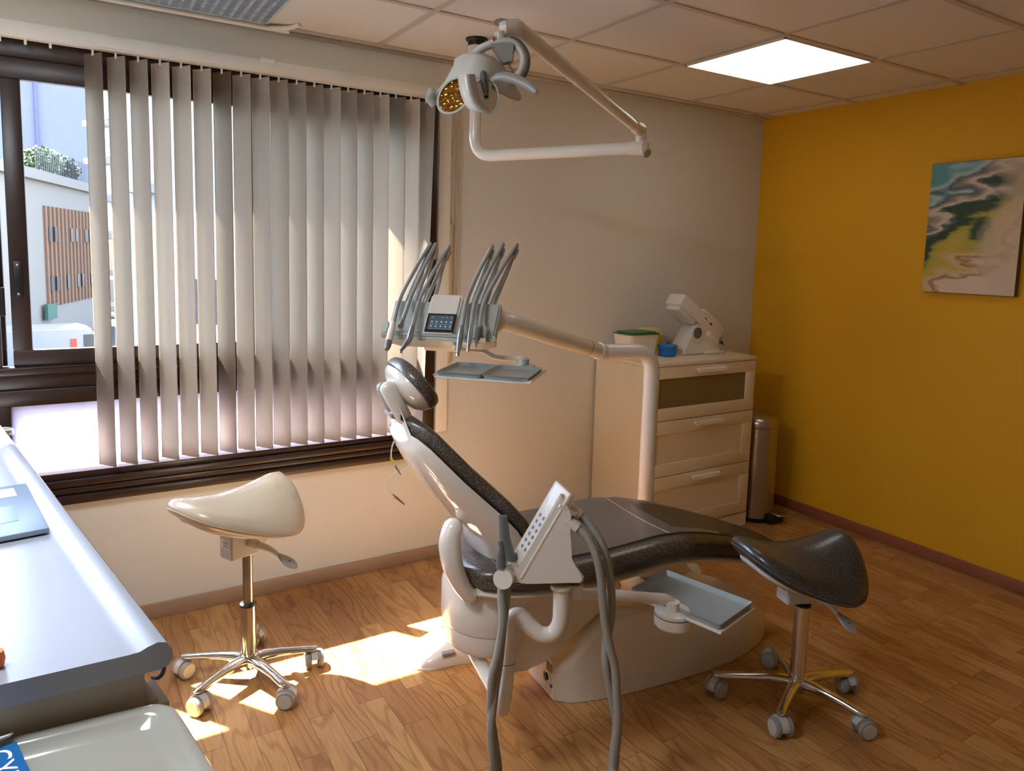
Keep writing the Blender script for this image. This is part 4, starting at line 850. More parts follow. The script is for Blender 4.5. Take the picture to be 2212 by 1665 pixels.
bm = B(); box(bm, (-TLx/2, -TLy/2, -.005), (TLx/2, TLy/2, 0), X=XT, bev=.0015); prism(bm, [(-TLx/2, 0), (-TLx/2-.004, .006), (-TLx/2+.001, .0)], -TLy/2, TLy/2, XT); prism(bm, [(TLx/2-.02, 0), (TLx/2+.006, .007), (TLx/2+.007, .005), (TLx/2, -.004)], -TLy/2, TLy/2, XT); obj('tray_holder', bm, M['enamel'], du)
def metal_tray(name, x0, x1, y0, y1, z0, h, X, label, group, m=M['tray'], cat='tray'):
    bm = B(); rg = [rrect(x0+.006, x1-.006, y0+.006, y1-.006, z0, .006, 3), rrect(x0, x1, y0, y1, z0+h-.001, .008, 3), rrect(x0, x1, y0, y1, z0+h, .008, 3), rrect(x0+.002, x1-.002, y0+.002, y1-.002, z0+h, .007, 3), rrect(x0+.009, x1-.009, y0+.009, y1-.009, z0+.004, .006, 3), rrect(x0+.014, x1-.014, y0+.014, y1-.014, z0+.002, .005, 3)]
    c_ = X @ Vector(((x0+x1)/2, (y0+y1)/2, z0)); loft(bm, rg, X); return tag(obj(name, bm, m, origin=c_, angle=40), label, cat, group)
metal_tray('instrument_tray', -TLx/2+.004, -.002, -TLy/2+.004, TLy/2-.004, .0005, .014, XT, 'empty grey metal tray under the instrument head, next to the headrest', 'trays on the delivery unit')
metal_tray('instrument_tray', .002, TLx/2-.004, -TLy/2+.004, TLy/2-.004, .0005, .014, XT, 'empty grey metal tray under the instrument head, below the swivel joint', 'trays on the delivery unit')

# ------------------------------------------------------------------ operating lamp on its ceiling post
lb = onz(1030, 84, H); 
ol = thing('operating_lamp', 'white dental operating lamp on a jointed arm hanging from the ceiling', 'operating lamp', (lb.x, lb.y, H-.002))
bm = B(); lathe(bm, [(.034, -.03), (.036, -.012), (.043, -.008), (.045, -.001)], (lb.x, lb.y, H), seg=36); obj('ceiling_collar', bm, M['blackm'], ol)
bm = B(); lathe(bm, [(.033, -.16), (.034, -.15), (.034, -.016)], (lb.x, lb.y, H), seg=32); obj('post_sleeve', bm, M['enamel'], ol)
el = at(1372, 320, 2.62); zb2 = el.z-.003
pp = fillet([(lb.x, lb.y, H-.1), (lb.x, lb.y, zb2), el], .085, 14)
bm = B(); tube(bm, pp, .0235, 28); obj('post_pipe', bm, M['enamel'], ol)
de = (el-Vector((lb.x, lb.y, zb2))).normalized()
bm = B(); tube(bm, [el-de*.02, el+de*.005, el+de*.035, el+de*.05], [.0255, .027, .028, .018], 24); tube(bm, [el+de*.02+Vector((0, 0, .0)), el+de*.02+Vector((0, 0, .055))], [.02, .02], 20); j1 = obj('elbow_joint', bm, M['white'], ol)
bm = B(); lathe(bm, [(.016, 0), (.016, .002), (.01, .004)], X=along(el+de*.034+CR*.0-Vector((0, 0, .012)), el+de*.034-CF*.05+CR*.03-Vector((0, 0, .05))) @ Matrix.Translation((0, 0, .020)), seg=20); obj('joint_cap', bm, M['greyp'], j1)
e2 = el+de*.02+Vector((0, 0, .058)); lj = at(1118, 62, 1.98)
dv = (lj-e2).normalized()
bm = B(); tube(bm, [e2-dv*.0+Vector((0, 0, .004)), e2+dv*.05], [(.027, .02), (.024, .018)], 20, flat=(0, 0, 1), cap='round'); obj('elbow_upper', bm, M['white'], ol)
bm = B(); tube(bm, [e2+dv*.04, e2+dv*.10, e2+dv*.3, lj-dv*.1, lj], [(.019, .016), (.02, .016), (.021, .017), (.024, .018), (.025, .019)], 20, flat=(0, 0, 1), cap='round'); sa = obj('spring_arm', bm, M['enamel'], ol)
sd2 = dv.cross(Vector((0, 0, 1))).normalized()
mid_ = e2+dv*((lj-e2).length*.78)
nrm = sd2.cross(dv).normalized(); nrm = nrm if nrm.z > 0 else -nrm
bm = B(); tube(bm, [mid_-dv*.05+nrm*.0205, mid_+nrm*.0235, mid_+dv*.05+nrm*.0225], [(.004, .002), (.012, .003), (.004, .002)], 10); obj('arm_slot', bm, M['dgrey'], sa)
# head joint
hj = at(1088, 60, 1.96); pv = at(1078, 92, 1.96)
bm = B(); tube(bm, [lj+(hj-lj)*-.1, lj, (lj+hj)/2, hj, hj-CR*.012], [(.02, .02), (.027, .022), (.024, .022), (.024, .021), (.012, .012)], 20, flat=(0, 0, 1)); obj('head_joint', bm, M['white'], ol)
bm = B(); X_ = Matrix.Translation(hj+Vector((-.004, 0, .012))-CR*.004) @ Matrix.Rotation(math.radians(-14), 4, CR) ; lathe(bm, [(.020, .0), (.019, .003), (.01, .005), (.001, .0055)], X=X_, seg=24); obj('joint_cap', bm, M['greyp'], ol)
bm = B(); tube(bm, [hj+Vector((-.004, 0, -.012))-CR*.006, hj+Vector((0, 0, -.036))-CR*.006], [.0165, .0165], 20); tube(bm, [hj+Vector((0, 0, -.036))-CR*.006, hj+Vector((0, 0, -.062))-CR*.008], [.0155, .0175], 20); obj('swivel', bm, M['lgrey'], ol)
bm = B(); e3 = at(1067, 84, 1.935); box(bm, (-.0075, -.0075, -.001), (.0075, .0075, .001), X=along(e3, e3-CF), bev=.002); eb = obj('emblem', bm, M['chrome'], ol)
bm = B(); e3b = at(1067, 84, 1.932); lathe(bm, [(.0042, -.0005), (.0042, .0008)], X=along(e3b, e3b-CF), seg=14); obj('emblem_print', bm, M['red'], eb)
# C-shaped yoke: from the lamp's back over the top and round to the side
DL = 1.95
yk = catmull([at(1018, 124, DL+.03), at(1042, 104, DL+.01), at(1072, 94, DL), at(1104, 92, DL), at(1122, 106, DL), at(1131, 128, DL), at(1127, 152, DL), at(1112, 172, DL)], 8)
bm = B(); tube(bm, yk, [(.014+.004*math.sin(math.pi*i/(len(yk)-1)), .011) for i in range(len(yk))], 18, flat=CF, cap='round'); obj('yoke', bm, M['lgrey'], ol)
bm = B(); y2 = [p+CR*.004-CU*0 for p in yk[int(len(yk)*.42):]]; c_y = at(1085, 135, DL); y2 = [p+(p-c_y).normalized()*.006 for p in y2]; tube(bm, y2, [(.0135, .009)]*len(y2), 16, flat=CF, cap='round'); obj('yoke_grip', bm, M['dgrey'], ol)
bm = B(); a4, b4 = at(1089, 100, DL), at(1096, 138, DL)
loft(bm, [[a4+CR*x+CF*y for x, y in ((-.034, -.02), (.026, -.02), (.03, 0), (.026, .02), (-.034, .02))], [b4+CR*x+CF*y+CU*(.0 if x < 0 else .004) for x, y in ((-.012, -.012), (.012, -.012), (.016, 0), (.012, .012), (-.012, .012))]]); obj('motor_cover', bm, M['greyp'], ol, angle=30)
bm = B(); tube(bm, [at(1098, 136, DL), at(1107, 154, DL)], .0022, 8); obj('control_rod', bm, M['dgrey'], ol)
# lamp head shell: three-lobed hood
hdc = at(1028, 175, DL)
def hood(pts, inner=.0):
    """outline in picture-plane metres about the head centre, domed rearwards"""
    return pts
def spx(x, y, dd=0): return at(x, y, DL+dd)
top_out = [(985, 128), (1000, 119), (1020, 116), (1045, 117), (1062, 124), (1080, 138), (1092, 152), (1096, 166), (1108, 185), (1122, 200), (1126, 212), (1120, 218), (1104, 214), (1085, 204), (1066, 196), (1050, 180), (1035, 166), (1020, 159), (1002, 158), (988, 164), (975, 176), (960, 196), (951, 214), (948, 228), (941, 214), (942, 204), (956, 184), (972, 166), (981, 148)]
bm = B()
cen = Vector((0, 0)); rings = []
cxm = sum(p[0] for p in top_out)/len(top_out); cym = sum(p[1] for p in top_out)/len(top_out)
FRT = [spx(x, y, -.055+.0009*abs(x-1035)) for x, y in top_out]; RER = [spx(x, y, .045+.0002*abs(x-1035)) for x, y in top_out]
mids = [(a*.5+b*.5)+( (a-spx(1035, 165, 0)).normalized()*.004) for a, b in zip(FRT, RER)]
R4 = [bm.verts.new(p) for p in FRT]; R5 = [bm.verts.new(p) for p in mids]; R6 = [bm.verts.new(p) for p in RER]; n_ = len(R4)
for A_, B_ in ((R4, R5), (R5, R6)):
    for k in range(n_): bm.faces.new((A_[k], A_[(k+1) % n_], B_[(k+1) % n_], B_[k]))
bm.faces.new(R4); bm.faces.new(R6)
bmesh.ops.bevel(bm, geom=[e for e in bm.edges if (e.verts[0] in R4 and e.verts[1] in R4) or (e.verts[0] in R6 and e.verts[1] in R6)], offset=.006, segments=3, affect='EDGES')
bmesh.ops.triangulate(bm, faces=[f for f in bm.faces if len(f.verts) > 4])
obj('lamp_hood', bm, M['lgrey'], ol, angle=55)
def lobe(cx_, cy__, a, b, rot, d0, d1, m_in, m_out, nm, facet=False, open_dir=None):
    """deep oval reflector dish: rim towards the viewer side, bowl behind"""
    n = 36; c_ = math.cos(rot); s_ = math.sin(rot)
    def ringp(k, dep, dx=0, dy=0):
        o = []
        for i in range(n):
            t_ = 2*math.pi*i/n; x_, y_ = a*k*math.cos(t_), b*k*math.sin(t_); o.append(spx(cx_+dx+x_*c_-y_*s_, cy__+dy+x_*s_+y_*c_, dep))
        return o
    bm = B(); loft(bm, [ringp(.2, d1), ringp(.8, d1-.008), ringp(1.02, (d0+d1)/2), ringp(1.06, d0+.004), ringp(1.04, d0), ringp(.93, d0), ringp(.9, d0+.006)]); o = obj(nm, bm, m_out, ol, angle=60)
    bm = B(); loft(bm, [ringp(.94, d0+.004), ringp(.8, d0+.018), ringp(.55, d0+.03), ringp(.25, d0+.035), ringp(.03, d0+.036)]); obj('reflector', bm, m_in, o, smooth=not facet)
    return o
lobe(981, 206, 44, 30, math.radians(-52), -.06, .03, M['mirror'], M['lgrey'], 'reflector_shell', facet=True)
# big centre shield wrapped round the pipe: two nested blades
def blade(pl, pr, dd, m_, nm, par, th=.010):
    bm = B(); n = len(pl)
    rg = []
    for (x0, y0), (x1, y1) in zip(pl, pr):
        row = []
        for k in range(9):
            t_ = k/8; bul = -.03*math.sin(math.pi*t_); row.append(spx(x0+(x1-x0)*t_, y0+(y1-y0)*t_, dd+bul))
        for k in range(8, -1, -1):
            t_ = k/8; bul = -.03*math.sin(math.pi*t_)+th; row.append(spx(x0+(x1-x0)*t_, y0+(y1-y0)*t_, dd+bul))
        rg.append(row)
    loft(bm, rg); return obj(nm, bm, m_, par, angle=50)
blade([(989, 160), (990, 180), (995, 205), (1003, 225), (1014, 238), (1032, 242)], [(1026, 160), (1030, 180), (1034, 205), (1040, 222), (1050, 236), (1058, 242)], -.075, M['lgrey'], 'front_blade', ol)
lobe(1050, 206, 27, 39, math.radians(-12), -.045, .04, M['refl2'], M['lgrey'], 'reflector_shell')
bm = B(); tube(bm, [spx(1044, 160, -.05), spx(1046, 178, -.052), spx(1049, 192, -.052)], [(.011, .009), (.015, .01), (.009, .008)], 16, cap='round'); tube(bm, [spx(1049, 192, -.054), spx(1050, 206, -.052)], .006, 12); obj('bulb_cover', bm, M['dgrey'], ol)
bm = B(); tube(bm, [spx(933, 196, .02), spx(928, 212, .03), spx(936, 226, .03)], [(.009, .012), (.014, .014), (.008, .01)], 16, cap='round'); obj('side_grip', bm, M['greyp'], ol)
gp = catmull([spx(1064, 172, -.07), spx(1082, 165, -.08), spx(1108, 169, -.09), spx(1135, 181, -.10), spx(1158, 198, -.11)], 6)
bm = B(); tube(bm, gp, [(.005+.008*math.sin(math.pi*(.12+.75*(1-i/(len(gp)-1)))), .006) for i in range(len(gp))], 16, flat=CU, cap='round'); obj('handle', bm, M['greyp'], ol)

# ------------------------------------------------------------------ assistant element on its swan-neck arm
AD = 2.0
au = thing('assistant_unit', 'white assistant element with suction hoses on a swan-neck pipe by the chair', 'assistant unit', at(1090, 1540, 2.02).xyz*1.0)
def A(x, y, dd=0): return at(x, y, AD+dd)
pth = fillet([A(1212, 1275), A(1206, 1380, .0), A(1120, 1330, .01), A(1100, 1400, .02), A(1090, 1430, .02)], .05, 10)
pth = catmull([A(1212, 1274), A(1212, 1310), A(1209, 1345), A(1194, 1368), A(1168, 1370), A(1146, 1352), A(1126, 1331), A(1107, 1334), A(1098, 1358), A(1096, 1395), A(1095, 1430)], 6)
bm = B(); tube(bm, pth, .0225, 26); obj('swan_neck', bm, M['enamel'], au)
pth = catmull([A(1095, 1430), A(1092, 1470), A(1088, 1505), A(1082, 1532, .04)], 6)
bm = B(); tube(bm, pth, .0225, 26); obj('lower_pipe', bm, M['enamel'], au)
bm = B(); s0, s1 = A(1084, 1516, .035), at(1020, 1398, 2.40); tube(bm, [s0, s0.lerp(s1, .2), s0.lerp(s1, .8), s1], [(.019, .019), (.02, .024), (.02, .026), (.02, .026)], 20, flat=(0, 0, 1), cap='round'); obj('support_arm', bm, M['lgrey'], au)
bm = B(); tube(bm, [A(1095, 1429), A(1095, 1431)], .0229, 26); obj('pipe_joint', bm, M['dgrey'], au)
bm = B(); tube(bm, [A(1212, 1262), A(1212, 1270), A(1212, 1278)], [.030, .030, .022], 26); obj('neck_collar', bm, M['enamel'], au)
# head: wedge body with a sloping key panel
hb = [(1120, 1232), (1108, 1240), (1112, 1262), (1140, 1257), (1255, 1262), (1263, 1250), (1256, 1236), (1232, 1210), (1228, 1150), (1238, 1112), (1222, 1085), (1213, 1062)]
bm = B()
F_ = [A(x, y, -.045) for x, y in hb]; Bk = [A(x, y, .05) for x, y in hb]
R4 = [bm.verts.new(p) for p in F_]; R5 = [bm.verts.new(p) for p in Bk]; n_ = len(R4)
for k in range(n_): bm.faces.new((R4[k], R4[(k+1) % n_], R5[(k+1) % n_], R5[k]))
bm.faces.new(R4); bm.faces.new(R5)
bmesh.ops.bevel(bm, geom=[e for e in bm.edges], offset=.005, segments=3, affect='EDGES')
bmesh.ops.triangulate(bm, faces=[f for f in bm.faces if len(f.verts) > 4])
ab = obj('control_body', bm, M['white'], au, angle=45)
# raised key panel along the sloping side
pa, pb = A(1115, 1229, 0), A(1214, 1060, 0); XPn = along(pa, pb, up=-CF); Lp = (pb-pa).length
XPn = XPn @ Matrix.Rotation(math.radians(24), 4, 'Z')   # outward normal = x, across = y
bm = B(); box(bm, (-.012, -.046, -.006), (.007, .05, Lp+.012), X=XPn, bev=.004); kp = obj('key_panel', bm, M['white'], au, angle=45)
bm = B()
for i in range(6):
    for j in range(3):
        lathe(bm, [(.0055, 0), (.0055, .0008)], X=XPn @ Matrix.Translation((.0072, -.022+.024*j, .06+.02*i)) @ Matrix.Rotation(math.pi/2, 4, 'Y'), seg=14)
obj('key_prints', bm, M['inkb'], kp)
bm = B(); XN = along(A(1105, 1246, -.01), A(1108, 1228, .0)); tube(bm, [A(1100, 1236, -.04), A(1118, 1222, .05)], .021, 24); hold = obj('suction_holder', bm, M['white'], au)
bm = B(); tube(bm, [A(1086, 1251, -.07), A(1094, 1244, -.03), A(1112, 1226, .04)], [.0265, .0265, .02], 30); obj('holder_barrel', bm, M['white'], hold)
bm = B(); tube(bm, [A(1098, 1205, .01), A(1090, 1160, .01), A(1087, 1118, .01), A(1087, 1114, .01)], [.021, .015, .0125, .0125], 20); lathe(bm, [(.023, 0), (.023, .012)], A(1098, 1206, .01), seg=20); obj('large_suction_tip', bm, M['dgrey'], au, label='tall dark grey suction tube')
bm = B(); tube(bm, [A(1083, 1225, -.06), A(1082, 1200, -.06), A(1084, 1180, -.06), A(1080, 1168, -.06)], [.014, .013, .008, .007], 16); obj('small_suction_tip', bm, M['dgrey'], au, label='short bent grey suction nozzle')
# connectors at the top right with two nozzles
for (x0, y0), (x1, y1), nm in (((1236, 1100), (1252, 1112), 0), ((1228, 1126), (1246, 1140), 1)):
    bm = B(); tube(bm, [A(x0-6, y0-4, -.0+nm*-.03), A(x1, y1, -.0+nm*-.03)], [.017, .0165], 20); obj('hose_connector', bm, M['white'], au)
for (x0, y0), (x1, y1) in (((1222, 1088), (1229, 1072)), ((1218, 1098), (1224, 1086))):
    bm = B(); tube(bm, [A(x0, y0, -.02), A(x0+(x1-x0)*.7, y0+(y1-y0)*.7, -.02), A(x1, y1, -.02), A(x1+1, y1-1.5, -.02)], [.006, .006, .009, .009], 14); obj('spare_spigot', bm, M['white'], au)
bm = B(); XV = along(A(1222, 1096, -.02), A(1228, 1086, -.02)); box(bm, (-.025, -.03, -.003), (.025, .03, .003), X=XV, bev=.008); obj('top_plate', bm, M['white'], au)
# corrugated hoses
def corrug(path, r=.0122, pitch=.0048):
    P_ = [Vector(p) for p in path]; L_ = [0]
    for a, b in zip(P_, P_[1:]): L_.append(L_[-1]+(b-a).length)
    n = int(L_[-1]/pitch*2); o = []; j = 0
    for i in range(n+1):
        s = L_[-1]*i/n
        while j < len(L_)-2 and L_[j+1] < s: j += 1
        k = (s-L_[j])/max(1e-9, L_[j+1]-L_[j]); o.append(P_[j].lerp(P_[j+1], min(1, k)))
    return o, [r if i % 2 else r*.86 for i in range(n+1)]
zf_ = .012
def fl(x, y, dd=0): q = onz(x, y, zf_); return q
hoses = [
    [A(1252, 1112, 0), A(1275, 1135, -.01), A(1300, 1175, -.02), A(1316, 1230, -.02), A(1321, 1300, -.02), A(1318, 1345, -.02), A(1310, 1385, -.02), A(1308, 1430, -.03), A(1320, 1500, -.03), A(1332, 1560, -.03), A(1326, 1620, -.02), A(1322, 1665, .0), fl(1310, 1725), fl(1210, 1760), fl(1120, 1755), A(1078, 1690, .0), A(1075, 1650, -.02), A(1066, 1590, -.04), A(1060, 1530, -.05), A(1064, 1460, -.06), A(1078, 1400, -.06), A(1086, 1340, -.06), A(1083, 1290, -.05), A(1084, 1262, -.045)],
    [A(1246, 1140, -.03), A(1268, 1160, -.04), A(1288, 1200, -.05), A(1298, 1250, -.05), A(1302, 1300, -.05), A(1308, 1350, -.05), A(1318, 1400, -.05), A(1328, 1440, -.05), A(1332, 1500, -.05), A(1335, 1560, -.05), A(1330, 1620, -.04), A(1325, 1668, -.03), fl(1300, 1745), fl(1200, 1785), fl(1110, 1775), A(1072, 1690, -.05), A(1066, 1640, -.06), A(1060, 1580, -.06), A(1068, 1500, -.05), A(1078, 1430, -.05), A(1084, 1370, -.05), A(1092, 1310, -.04), A(1096, 1258, -.03)],
]
for h_ in hoses:
    pth, rr_ = corrug(catmull(h_, 10)); bm = B(); tube(bm, pth, rr_, 12); obj('suction_hose', bm, M['hose'], au, angle=80)
# tray arm and pivot, with the lower tray
bm = B(); tube(bm, [A(1243, 1262, .02), A(1243, 1285, .02)], [.021, .019], 20); tube(bm, catmull([A(1240, 1283, .02), A(1300, 1284, .05), A(1380, 1290, .10), A(1436, 1294, .13)], 5)+[A(1447, 1298, .135), A(1452, 1310, .135)], [.0165]*16+[.016, .016], 20, cap='round'); obj('tray_arm', bm, M['enamel'], au)
LZ = .452
l_a, l_b, l_c, l_d = onz(1357, 1268, LZ), onz(1455, 1243, LZ), onz(1638, 1308, LZ), onz(1532, 1345, LZ)
lo_ = (l_a+l_b+l_c+l_d)/4; lxd = ((l_c-l_b)+(l_d-l_a)).normalized(); lyd = ((l_b-l_a)+(l_c-l_d)); lyd = (lyd-lxd*lyd.dot(lxd)).normalized()
LT = Matrix(((lxd.x, lyd.x, 0, lo_.x), (lxd.y, lyd.y, 0, lo_.y), (0, 0, 1, LZ-.013), (0, 0, 0, 1)))
pvp = onz(1452, 1325, LZ-.02)
bm = B(); lathe(bm, [(.02, .004), (.02, .03)], (pvp.x, pvp.y, LZ-.012), seg=28); obj('pivot_cap', bm, M['white'], au)
bm = B(); lathe(bm, [(.05, -.055), (.056, -.048), (.058, -.02), (.056, -.006), (.035, .0)], (pvp.x+.012, pvp.y+.006, LZ-.008), seg=40); pvh = obj('pivot_housing', bm, M['white'], au)
bm = B(); lathe(bm, [(.0585, -.0015), (.0585, .0015)], (pvp.x+.012, pvp.y+.006, LZ-.024), seg=40); obj('housing_joint', bm, M['dgrey'], pvh)
bm = B(); box(bm, (-.155, -.104, -.006), (.156, .104, -.001), X=LT, bev=.001); prism(bm, [(.148, -.005), (.156, .004), (.158, .003), (.15, -.007)], -.1, .1, LT); obj('tray_holder', bm, M['enamel'], au)
metal_tray('instrument_tray', -.152, .15, -.1, .1, 0, .019, LT, 'single empty pale grey tray over the chair base cover, beside the black stool', None, M['tray'])

# ------------------------------------------------------------------ clip chain, foot control
kd = 2.38
kc = thing('napkin_clip_cord', 'thin cord with two crocodile clips hanging from the back of the dental chair', 'clip cord', at(886, 942, kd))
def K(x, y, dd=0): return at(x, y, kd+dd)
bm = B(); tube(bm, catmull([K(868, 934), K(853, 950), K(846, 970), K(845, 988)], 6), .0024, 8); tube(bm, catmull([K(886, 936), K(887, 960), K(886, 990), K(885, 1003), K(876, 1012), K(862, 1017), K(849, 1024), K(841, 1037), K(839, 1050), K(842, 1060), K(849, 1068)], 6), .0012, 8); obj('cord', bm, M['lgrey'], kc)
bm = B(); tube(bm, [K(844, 988), K(851, 1002)], [.0045, .005], 8); obj('yellow_crimp', bm, mat('brass_yellow', (196, 170, 80), .4, metal=.3), kc)
for (x, y), (x2, y2) in (((853, 1004), (866, 1026)), ((849, 1068), (874, 1090))):
    bm = B(); a5, b5 = K(x, y), K(x2, y2); d5 = (b5-a5); n5 = d5.cross(CF).normalized()
    tube(bm, [a5, a5+d5*.35+n5*.001, b5+n5*.0015], [.0022, .0032, .001], 8); tube(bm, [a5+d5*.15-n5*.005, a5+d5*.4-n5*.001, b5-n5*.0008], [.001, .0028, .001], 8); obj('crocodile_clip', bm, M['steel'], kc)
fc0 = onz(965, 1410, 0)
fc = thing('foot_control', 'white foot control pedal on the floor under the head end of the dental chair', 'foot control', (fc0.x, fc0.y, 0))
FX = Matrix.Translation((fc0.x, fc0.y, 0)) @ Matrix.Rotation(math.radians(-8), 4, 'Z')
fx0, fx1 = -.13, .13
def fsec(x, h, w0): return [(x, -w0, .006), (x, -w0*1.0, h*.45), (x, -w0*.85, h*.85), (x, -w0*.4, h), (x, w0*.4, h), (x, w0*.85, h*.85), (x, w0, h*.45), (x, w0, .006)]
bm = B(); loft(bm, [fsec(-.135, .012, .05), fsec(-.12, .03, .075), fsec(-.08, .042, .088), fsec(-.03, .062, .095), fsec(.03, .078, .095), fsec(.08, .074, .09), fsec(.115, .05, .08), fsec(.128, .02, .06)], FX); obj('pedal_body', bm, M['enamel'], fc, angle=60)
bm = B(); loft(bm, [[(x, y, 0) for x, y in ((-.15, -.06), (-.10, -.09), (.10, -.095), (.13, -.07), (.13, .07), (.10, .095), (-.10, .09), (-.15, .06))], [(x, y, .007) for x, y in ((-.15, -.06), (-.10, -.09), (.10, -.095), (.13, -.07), (.13, .07), (.10, .095), (-.10, .09), (-.15, .06))]], FX); obj('pedal_base', bm, M['enamel'], fc)
bm = B(); box(bm, (-.05, -.099, .048), (.0, -.08, .06), X=FX, bev=.003); obj('pedal_button', bm, M['greyp'], fc)

# ------------------------------------------------------------------ floor duct with round end between chair and column
bm = B(); a6 = Vector((cb_.x+.05, cb_.y+.0, .048)); b6 = onz(1503, 1238, .05); tube(bm, [a6, b6-(b6-a6).normalized()*.02, b6], [.045, .047, .044], 28); tag(obj('floor_duct', bm, M['lgrey'], origin=(b6.x, b6.y, 0)), 'round-ended white duct on the floor behind the leg rest', 'duct')

# ------------------------------------------------------------------ outside: street and buildings
GZ = -4.0
bm = B(); box(bm, (-80, .5, GZ-.3), (80, 130, GZ)); struct('street', bm, M['asphalt'], smooth=False)
def prism_plan(bm, pts, z0, z1):
    loft(bm, [[(x, y, z0) for x, y in pts], [(x, y, z1) for x, y in pts]])
A1, A2 = at(22, 400, 33), at(215, 437, 46.5); A1 = Vector((A1.x, A1.y, 0)); A2 = Vector((A2.x, A2.y, 0)); ad = (A2-A1).normalized(); an = Vector((-ad.y, ad.x, 0)); 
if an.dot(A1-CAM) < 0: an = -an
A0 = A1-ad*14
fb = thing('office_building', 'sunlit office building with vertical bands and a fenced roof garden across the street', 'building', (A1.x, A1.y, GZ))
bm = B(); Q = [A0, A2, A2+an*14, A0+an*14]; prism_plan(bm, [(q.x, q.y) for q in Q], GZ, 4.75)
XF = Matrix(((ad.x, an.x, 0, A1.x), (ad.y, an.y, 0, A1.y), (0, 0, 1, 0), (0, 0, 0, 1)))
obj('wall', bm, M['office'], fb, smooth=False)
LF = (A2-A1).length
for i in range(17):
    x = LF*.28+i*.62
    if x > LF: break
    bm = B(); box(bm, (x, -.12, -2.0), (x+.26, .0, 3.2), X=XF); obj('facade_band', bm, mat('terracotta_band', (112, 84, 64), .8) if i == 0 else bpy.data.materials['terracotta_band'], fb, smooth=False)
for i in range(12):
    for z in (1.4, -1.2):
        if R_.random() < .35: continue
        x = LF*.3+i*.86
        if x > LF-.4: break
        bm = B(); box(bm, (x, -.16, z), (x+.4, -.1, z+.75), X=XF); obj('window', bm, M['winglass'], fb, smooth=False)
bm = B(); box(bm, (-14, -.3, 4.4), (LF, 0, 4.9), X=XF); obj('parapet', bm, M['office'], fb, smooth=False)
bm = B(); box(bm, (LF*.22, -.3, -2.6), (LF*.22+1.4, -.15, -1.8), X=XF); obj('shop_sign', bm, M['signg'], fb, smooth=False)
bm = B()
for i in range(40):
    x = LF*.3+i*.3
    if x < LF: box(bm, (x, .3, 4.75), (x+.03, .33, 6.2), X=XF)
obj('roof_fence', bm, mat('fence_grey', (70, 74, 80), .6), fb, smooth=False)
c1 = at(70, 300, 62); bm = B(); P1 = at(-60, 300, 64); P2 = at(205, 300, 70); P3 = P2+Vector((0, 20, 0)); P4 = P1+Vector((0, 20, 0)); prism_plan(bm, [(q.x, q.y) for q in (P1, P2, P3, P4)], GZ, 42)
tb2 = thing('tower_block', 'tall plain pale blue-white block wall far behind the roof garden', 'building', (c1.x, c1.y, GZ)); obj('wall', bm, M['farwall'], tb2, smooth=False)
pd_ = (P2-P1); pd_.z = 0; pd_.normalize(); bm = B(); q = P1+pd_*(P2-P1).length*.49; box(bm, (0, -.3, GZ), (.25, -.02, 42), X=Matrix(((pd_.x, -pd_.y, 0, q.x), (pd_.y, pd_.x, 0, q.y), (0, 0, 1, 0), (0, 0, 0, 1)))); obj('drain_pipe', bm, mat('pipe_grey', (88, 92, 112), .8), tb2, smooth=False)
# balcony building
P1 = at(206, 300, 52); P2 = at(262, 300, 50); bb = thing('balcony_building', 'narrow glimpse of a building with stacked balconies between the first two slats', 'building', (P1.x, P1.y, GZ))
pd_ = (P2-P1); pd_.z = 0; Lb = pd_.length; pd_.normalize(); XB = Matrix(((pd_.x, -pd_.y, 0, P1.x), (pd_.y, pd_.x, 0, P1.y), (0, 0, 1, 0), (0, 0, 0, 1)))
bm = B(); box(bm, (0, 0, GZ), (Lb+4, 10, 34), X=XB); obj('wall', bm, M['bright'], bb, smooth=False)
for k in range(13):
    z = GZ+1+2.6*k; bm = B(); box(bm, (.3, -.08, z), (Lb*.62, -.02, z+1.7), X=XB); obj('window', bm, M['winglass'], bb, smooth=False)
    bm = B(); box(bm, (.1, -.9, z-.5), (Lb*.68, -.1, z-.1), X=XB); obj('balcony', bm, M['bright'], bb, smooth=False)
# near white building to the right, seen through the slats
P1 = at(268, 300, 24); P2 = at(1300, 300, 22); wb = thing('white_building', 'bright white rendered building seen through the gaps between the slats', 'building', (P1.x, P1.y, GZ))
pd_ = (P2-P1); pd_.z = 0; Lb = pd_.length; pd_.normalize(); XB = Matrix(((pd_.x, -pd_.y, 0, P1.x), (pd_.y, pd_.x, 0, P1.y), (0, 0, 1, 0), (0, 0, 0, 1)))
bm = B(); box(bm, (0, 0, GZ), (Lb, 8, 16), X=XB); obj('wall', bm, M['bright'], wb, smooth=False)
for xx in (2.4, 6.0, 9.6):
    bm = B(); box(bm, (xx, -.06, -1.2), (xx+1.1, -.01, .3), X=XB); obj('window', bm, M['winglass'], wb, smooth=False)
bm = B(); box(bm, (.2, -.5, 3.1), (1.2, -.02, 3.4), X=XB); obj('ledge', bm, M['bright'], wb, smooth=False)
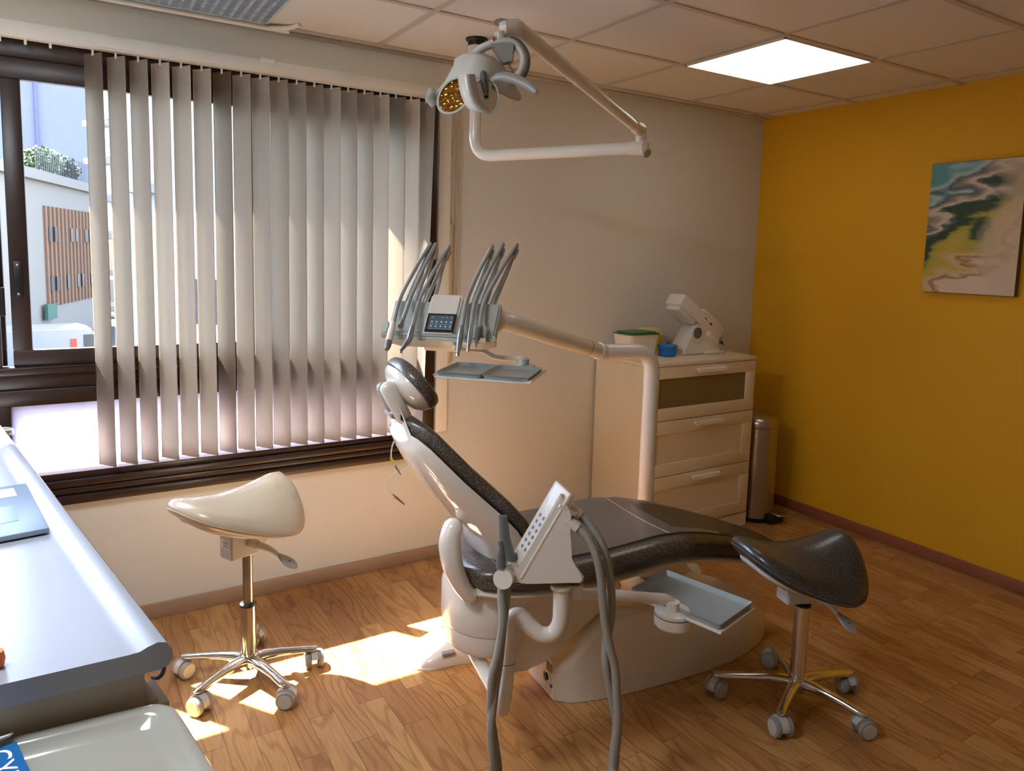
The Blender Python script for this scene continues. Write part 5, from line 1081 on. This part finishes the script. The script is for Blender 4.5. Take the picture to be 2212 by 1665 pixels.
# roof shrubs
def shrub(c, r, n, m_, label):
    bm = B()
    for i in range(n):
        u = Vector((R_.gauss(0, 1), R_.gauss(0, 1), R_.gauss(0, 1))).normalized()*(r*(R_.random()**.4)); u.z *= .85; p_ = Vector(c)+u
        a_ = Vector((R_.gauss(0, 1), R_.gauss(0, 1), R_.gauss(0, 1))).normalized(); b_ = a_.orthogonal().normalized(); s = r*.13
        vs_ = [bm.verts.new(p_+a_*s), bm.verts.new(p_+b_*s*.6), bm.verts.new(p_-a_*s), bm.verts.new(p_-b_*s*.6)]; bm.faces.new(vs_)
    me = bpy.data.meshes.new('foliage'); bm.to_mesh(me); bm.free(); me.materials.append(m_)
    t_ = thing('roof_shrub', label, 'shrub', (c[0], c[1], 4.8), 0, 'shrubs on the roof garden'); o = link_obj('foliage', me, t_); me.transform(Matrix.Translation((-c[0], -c[1], -4.8)))
    bm = B(); tube(bm, [(c[0], c[1], 4.76), (c[0], c[1], c[2])], .08, 8); obj('stem', bm, M['frame'], t_)
cA = at(88, 385, 41); cB = at(132, 388, 43)
shrub((cA.x, cA.y, 5.7), 1.2, 900, M['leaf'], 'pale green leafy shrub on the roof across the street')
shrub((cB.x, cB.y, 5.6), 1.05, 900, M['leaf2'], 'darker green pointed shrub on the roof across the street')
# van and car
v0 = at(112, 735, 29); vn = thing('delivery_van', 'white van parked across the street, seen over the sash rail', 'van', (v0.x, v0.y, GZ), math.radians(6))
XV = WM[vn.name]
bm = B(); prism(bm, [(-2.3, .35), (2.2, .35), (2.3, .9), (1.9, 1.15), (1.3, 1.95), (1.0, 2.05), (-2.2, 2.05), (-2.3, 1.9)], -.9, .9, XV, bev=.08); obj('van_body', bm, M['vanw'], vn)
bm = B(); box(bm, (1.0, -.93, 1.2), (1.5, -.88, 1.75), X=XV); obj('side_window', bm, M['winglass'], vn)
bm = B(); box(bm, (.55, -.95, .9), (.75, -.89, 1.6), X=XV); obj('tail_lamp', bm, M['tail'], vn)
for x in (-1.4, 1.4):
    bm = B(); lathe(bm, [(.3, -.1), (.34, -.08), (.34, .08), (.3, .1)], X=XV @ Matrix.Translation((x, -.85, .34)) @ Matrix.Rotation(math.pi/2, 4, 'X'), seg=24); obj('wheel', bm, M['blackm'], vn)
v0 = at(12, 770, 22); vn = thing('parked_car', 'dark blue car parked in the street at the left edge of the window', 'car', (v0.x, v0.y, GZ), math.radians(80)); XV = WM[vn.name]
bm = B(); prism(bm, [(-2, .3), (2, .3), (2.05, .75), (1.2, .85), (.6, 1.4), (-1.1, 1.42), (-1.9, .9), (-2.05, .8)], -.8, .8, XV, bev=.08); obj('car_body', bm, M['carb'], vn)
for x in (-1.3, 1.3):
    for s in (-.75, .75):
        bm = B(); lathe(bm, [(.28, -.1), (.31, -.08), (.31, .08), (.28, .1)], X=XV @ Matrix.Translation((x, s, .31)) @ Matrix.Rotation(math.pi/2, 4, 'X'), seg=20); obj('wheel', bm, M['blackm'], vn)
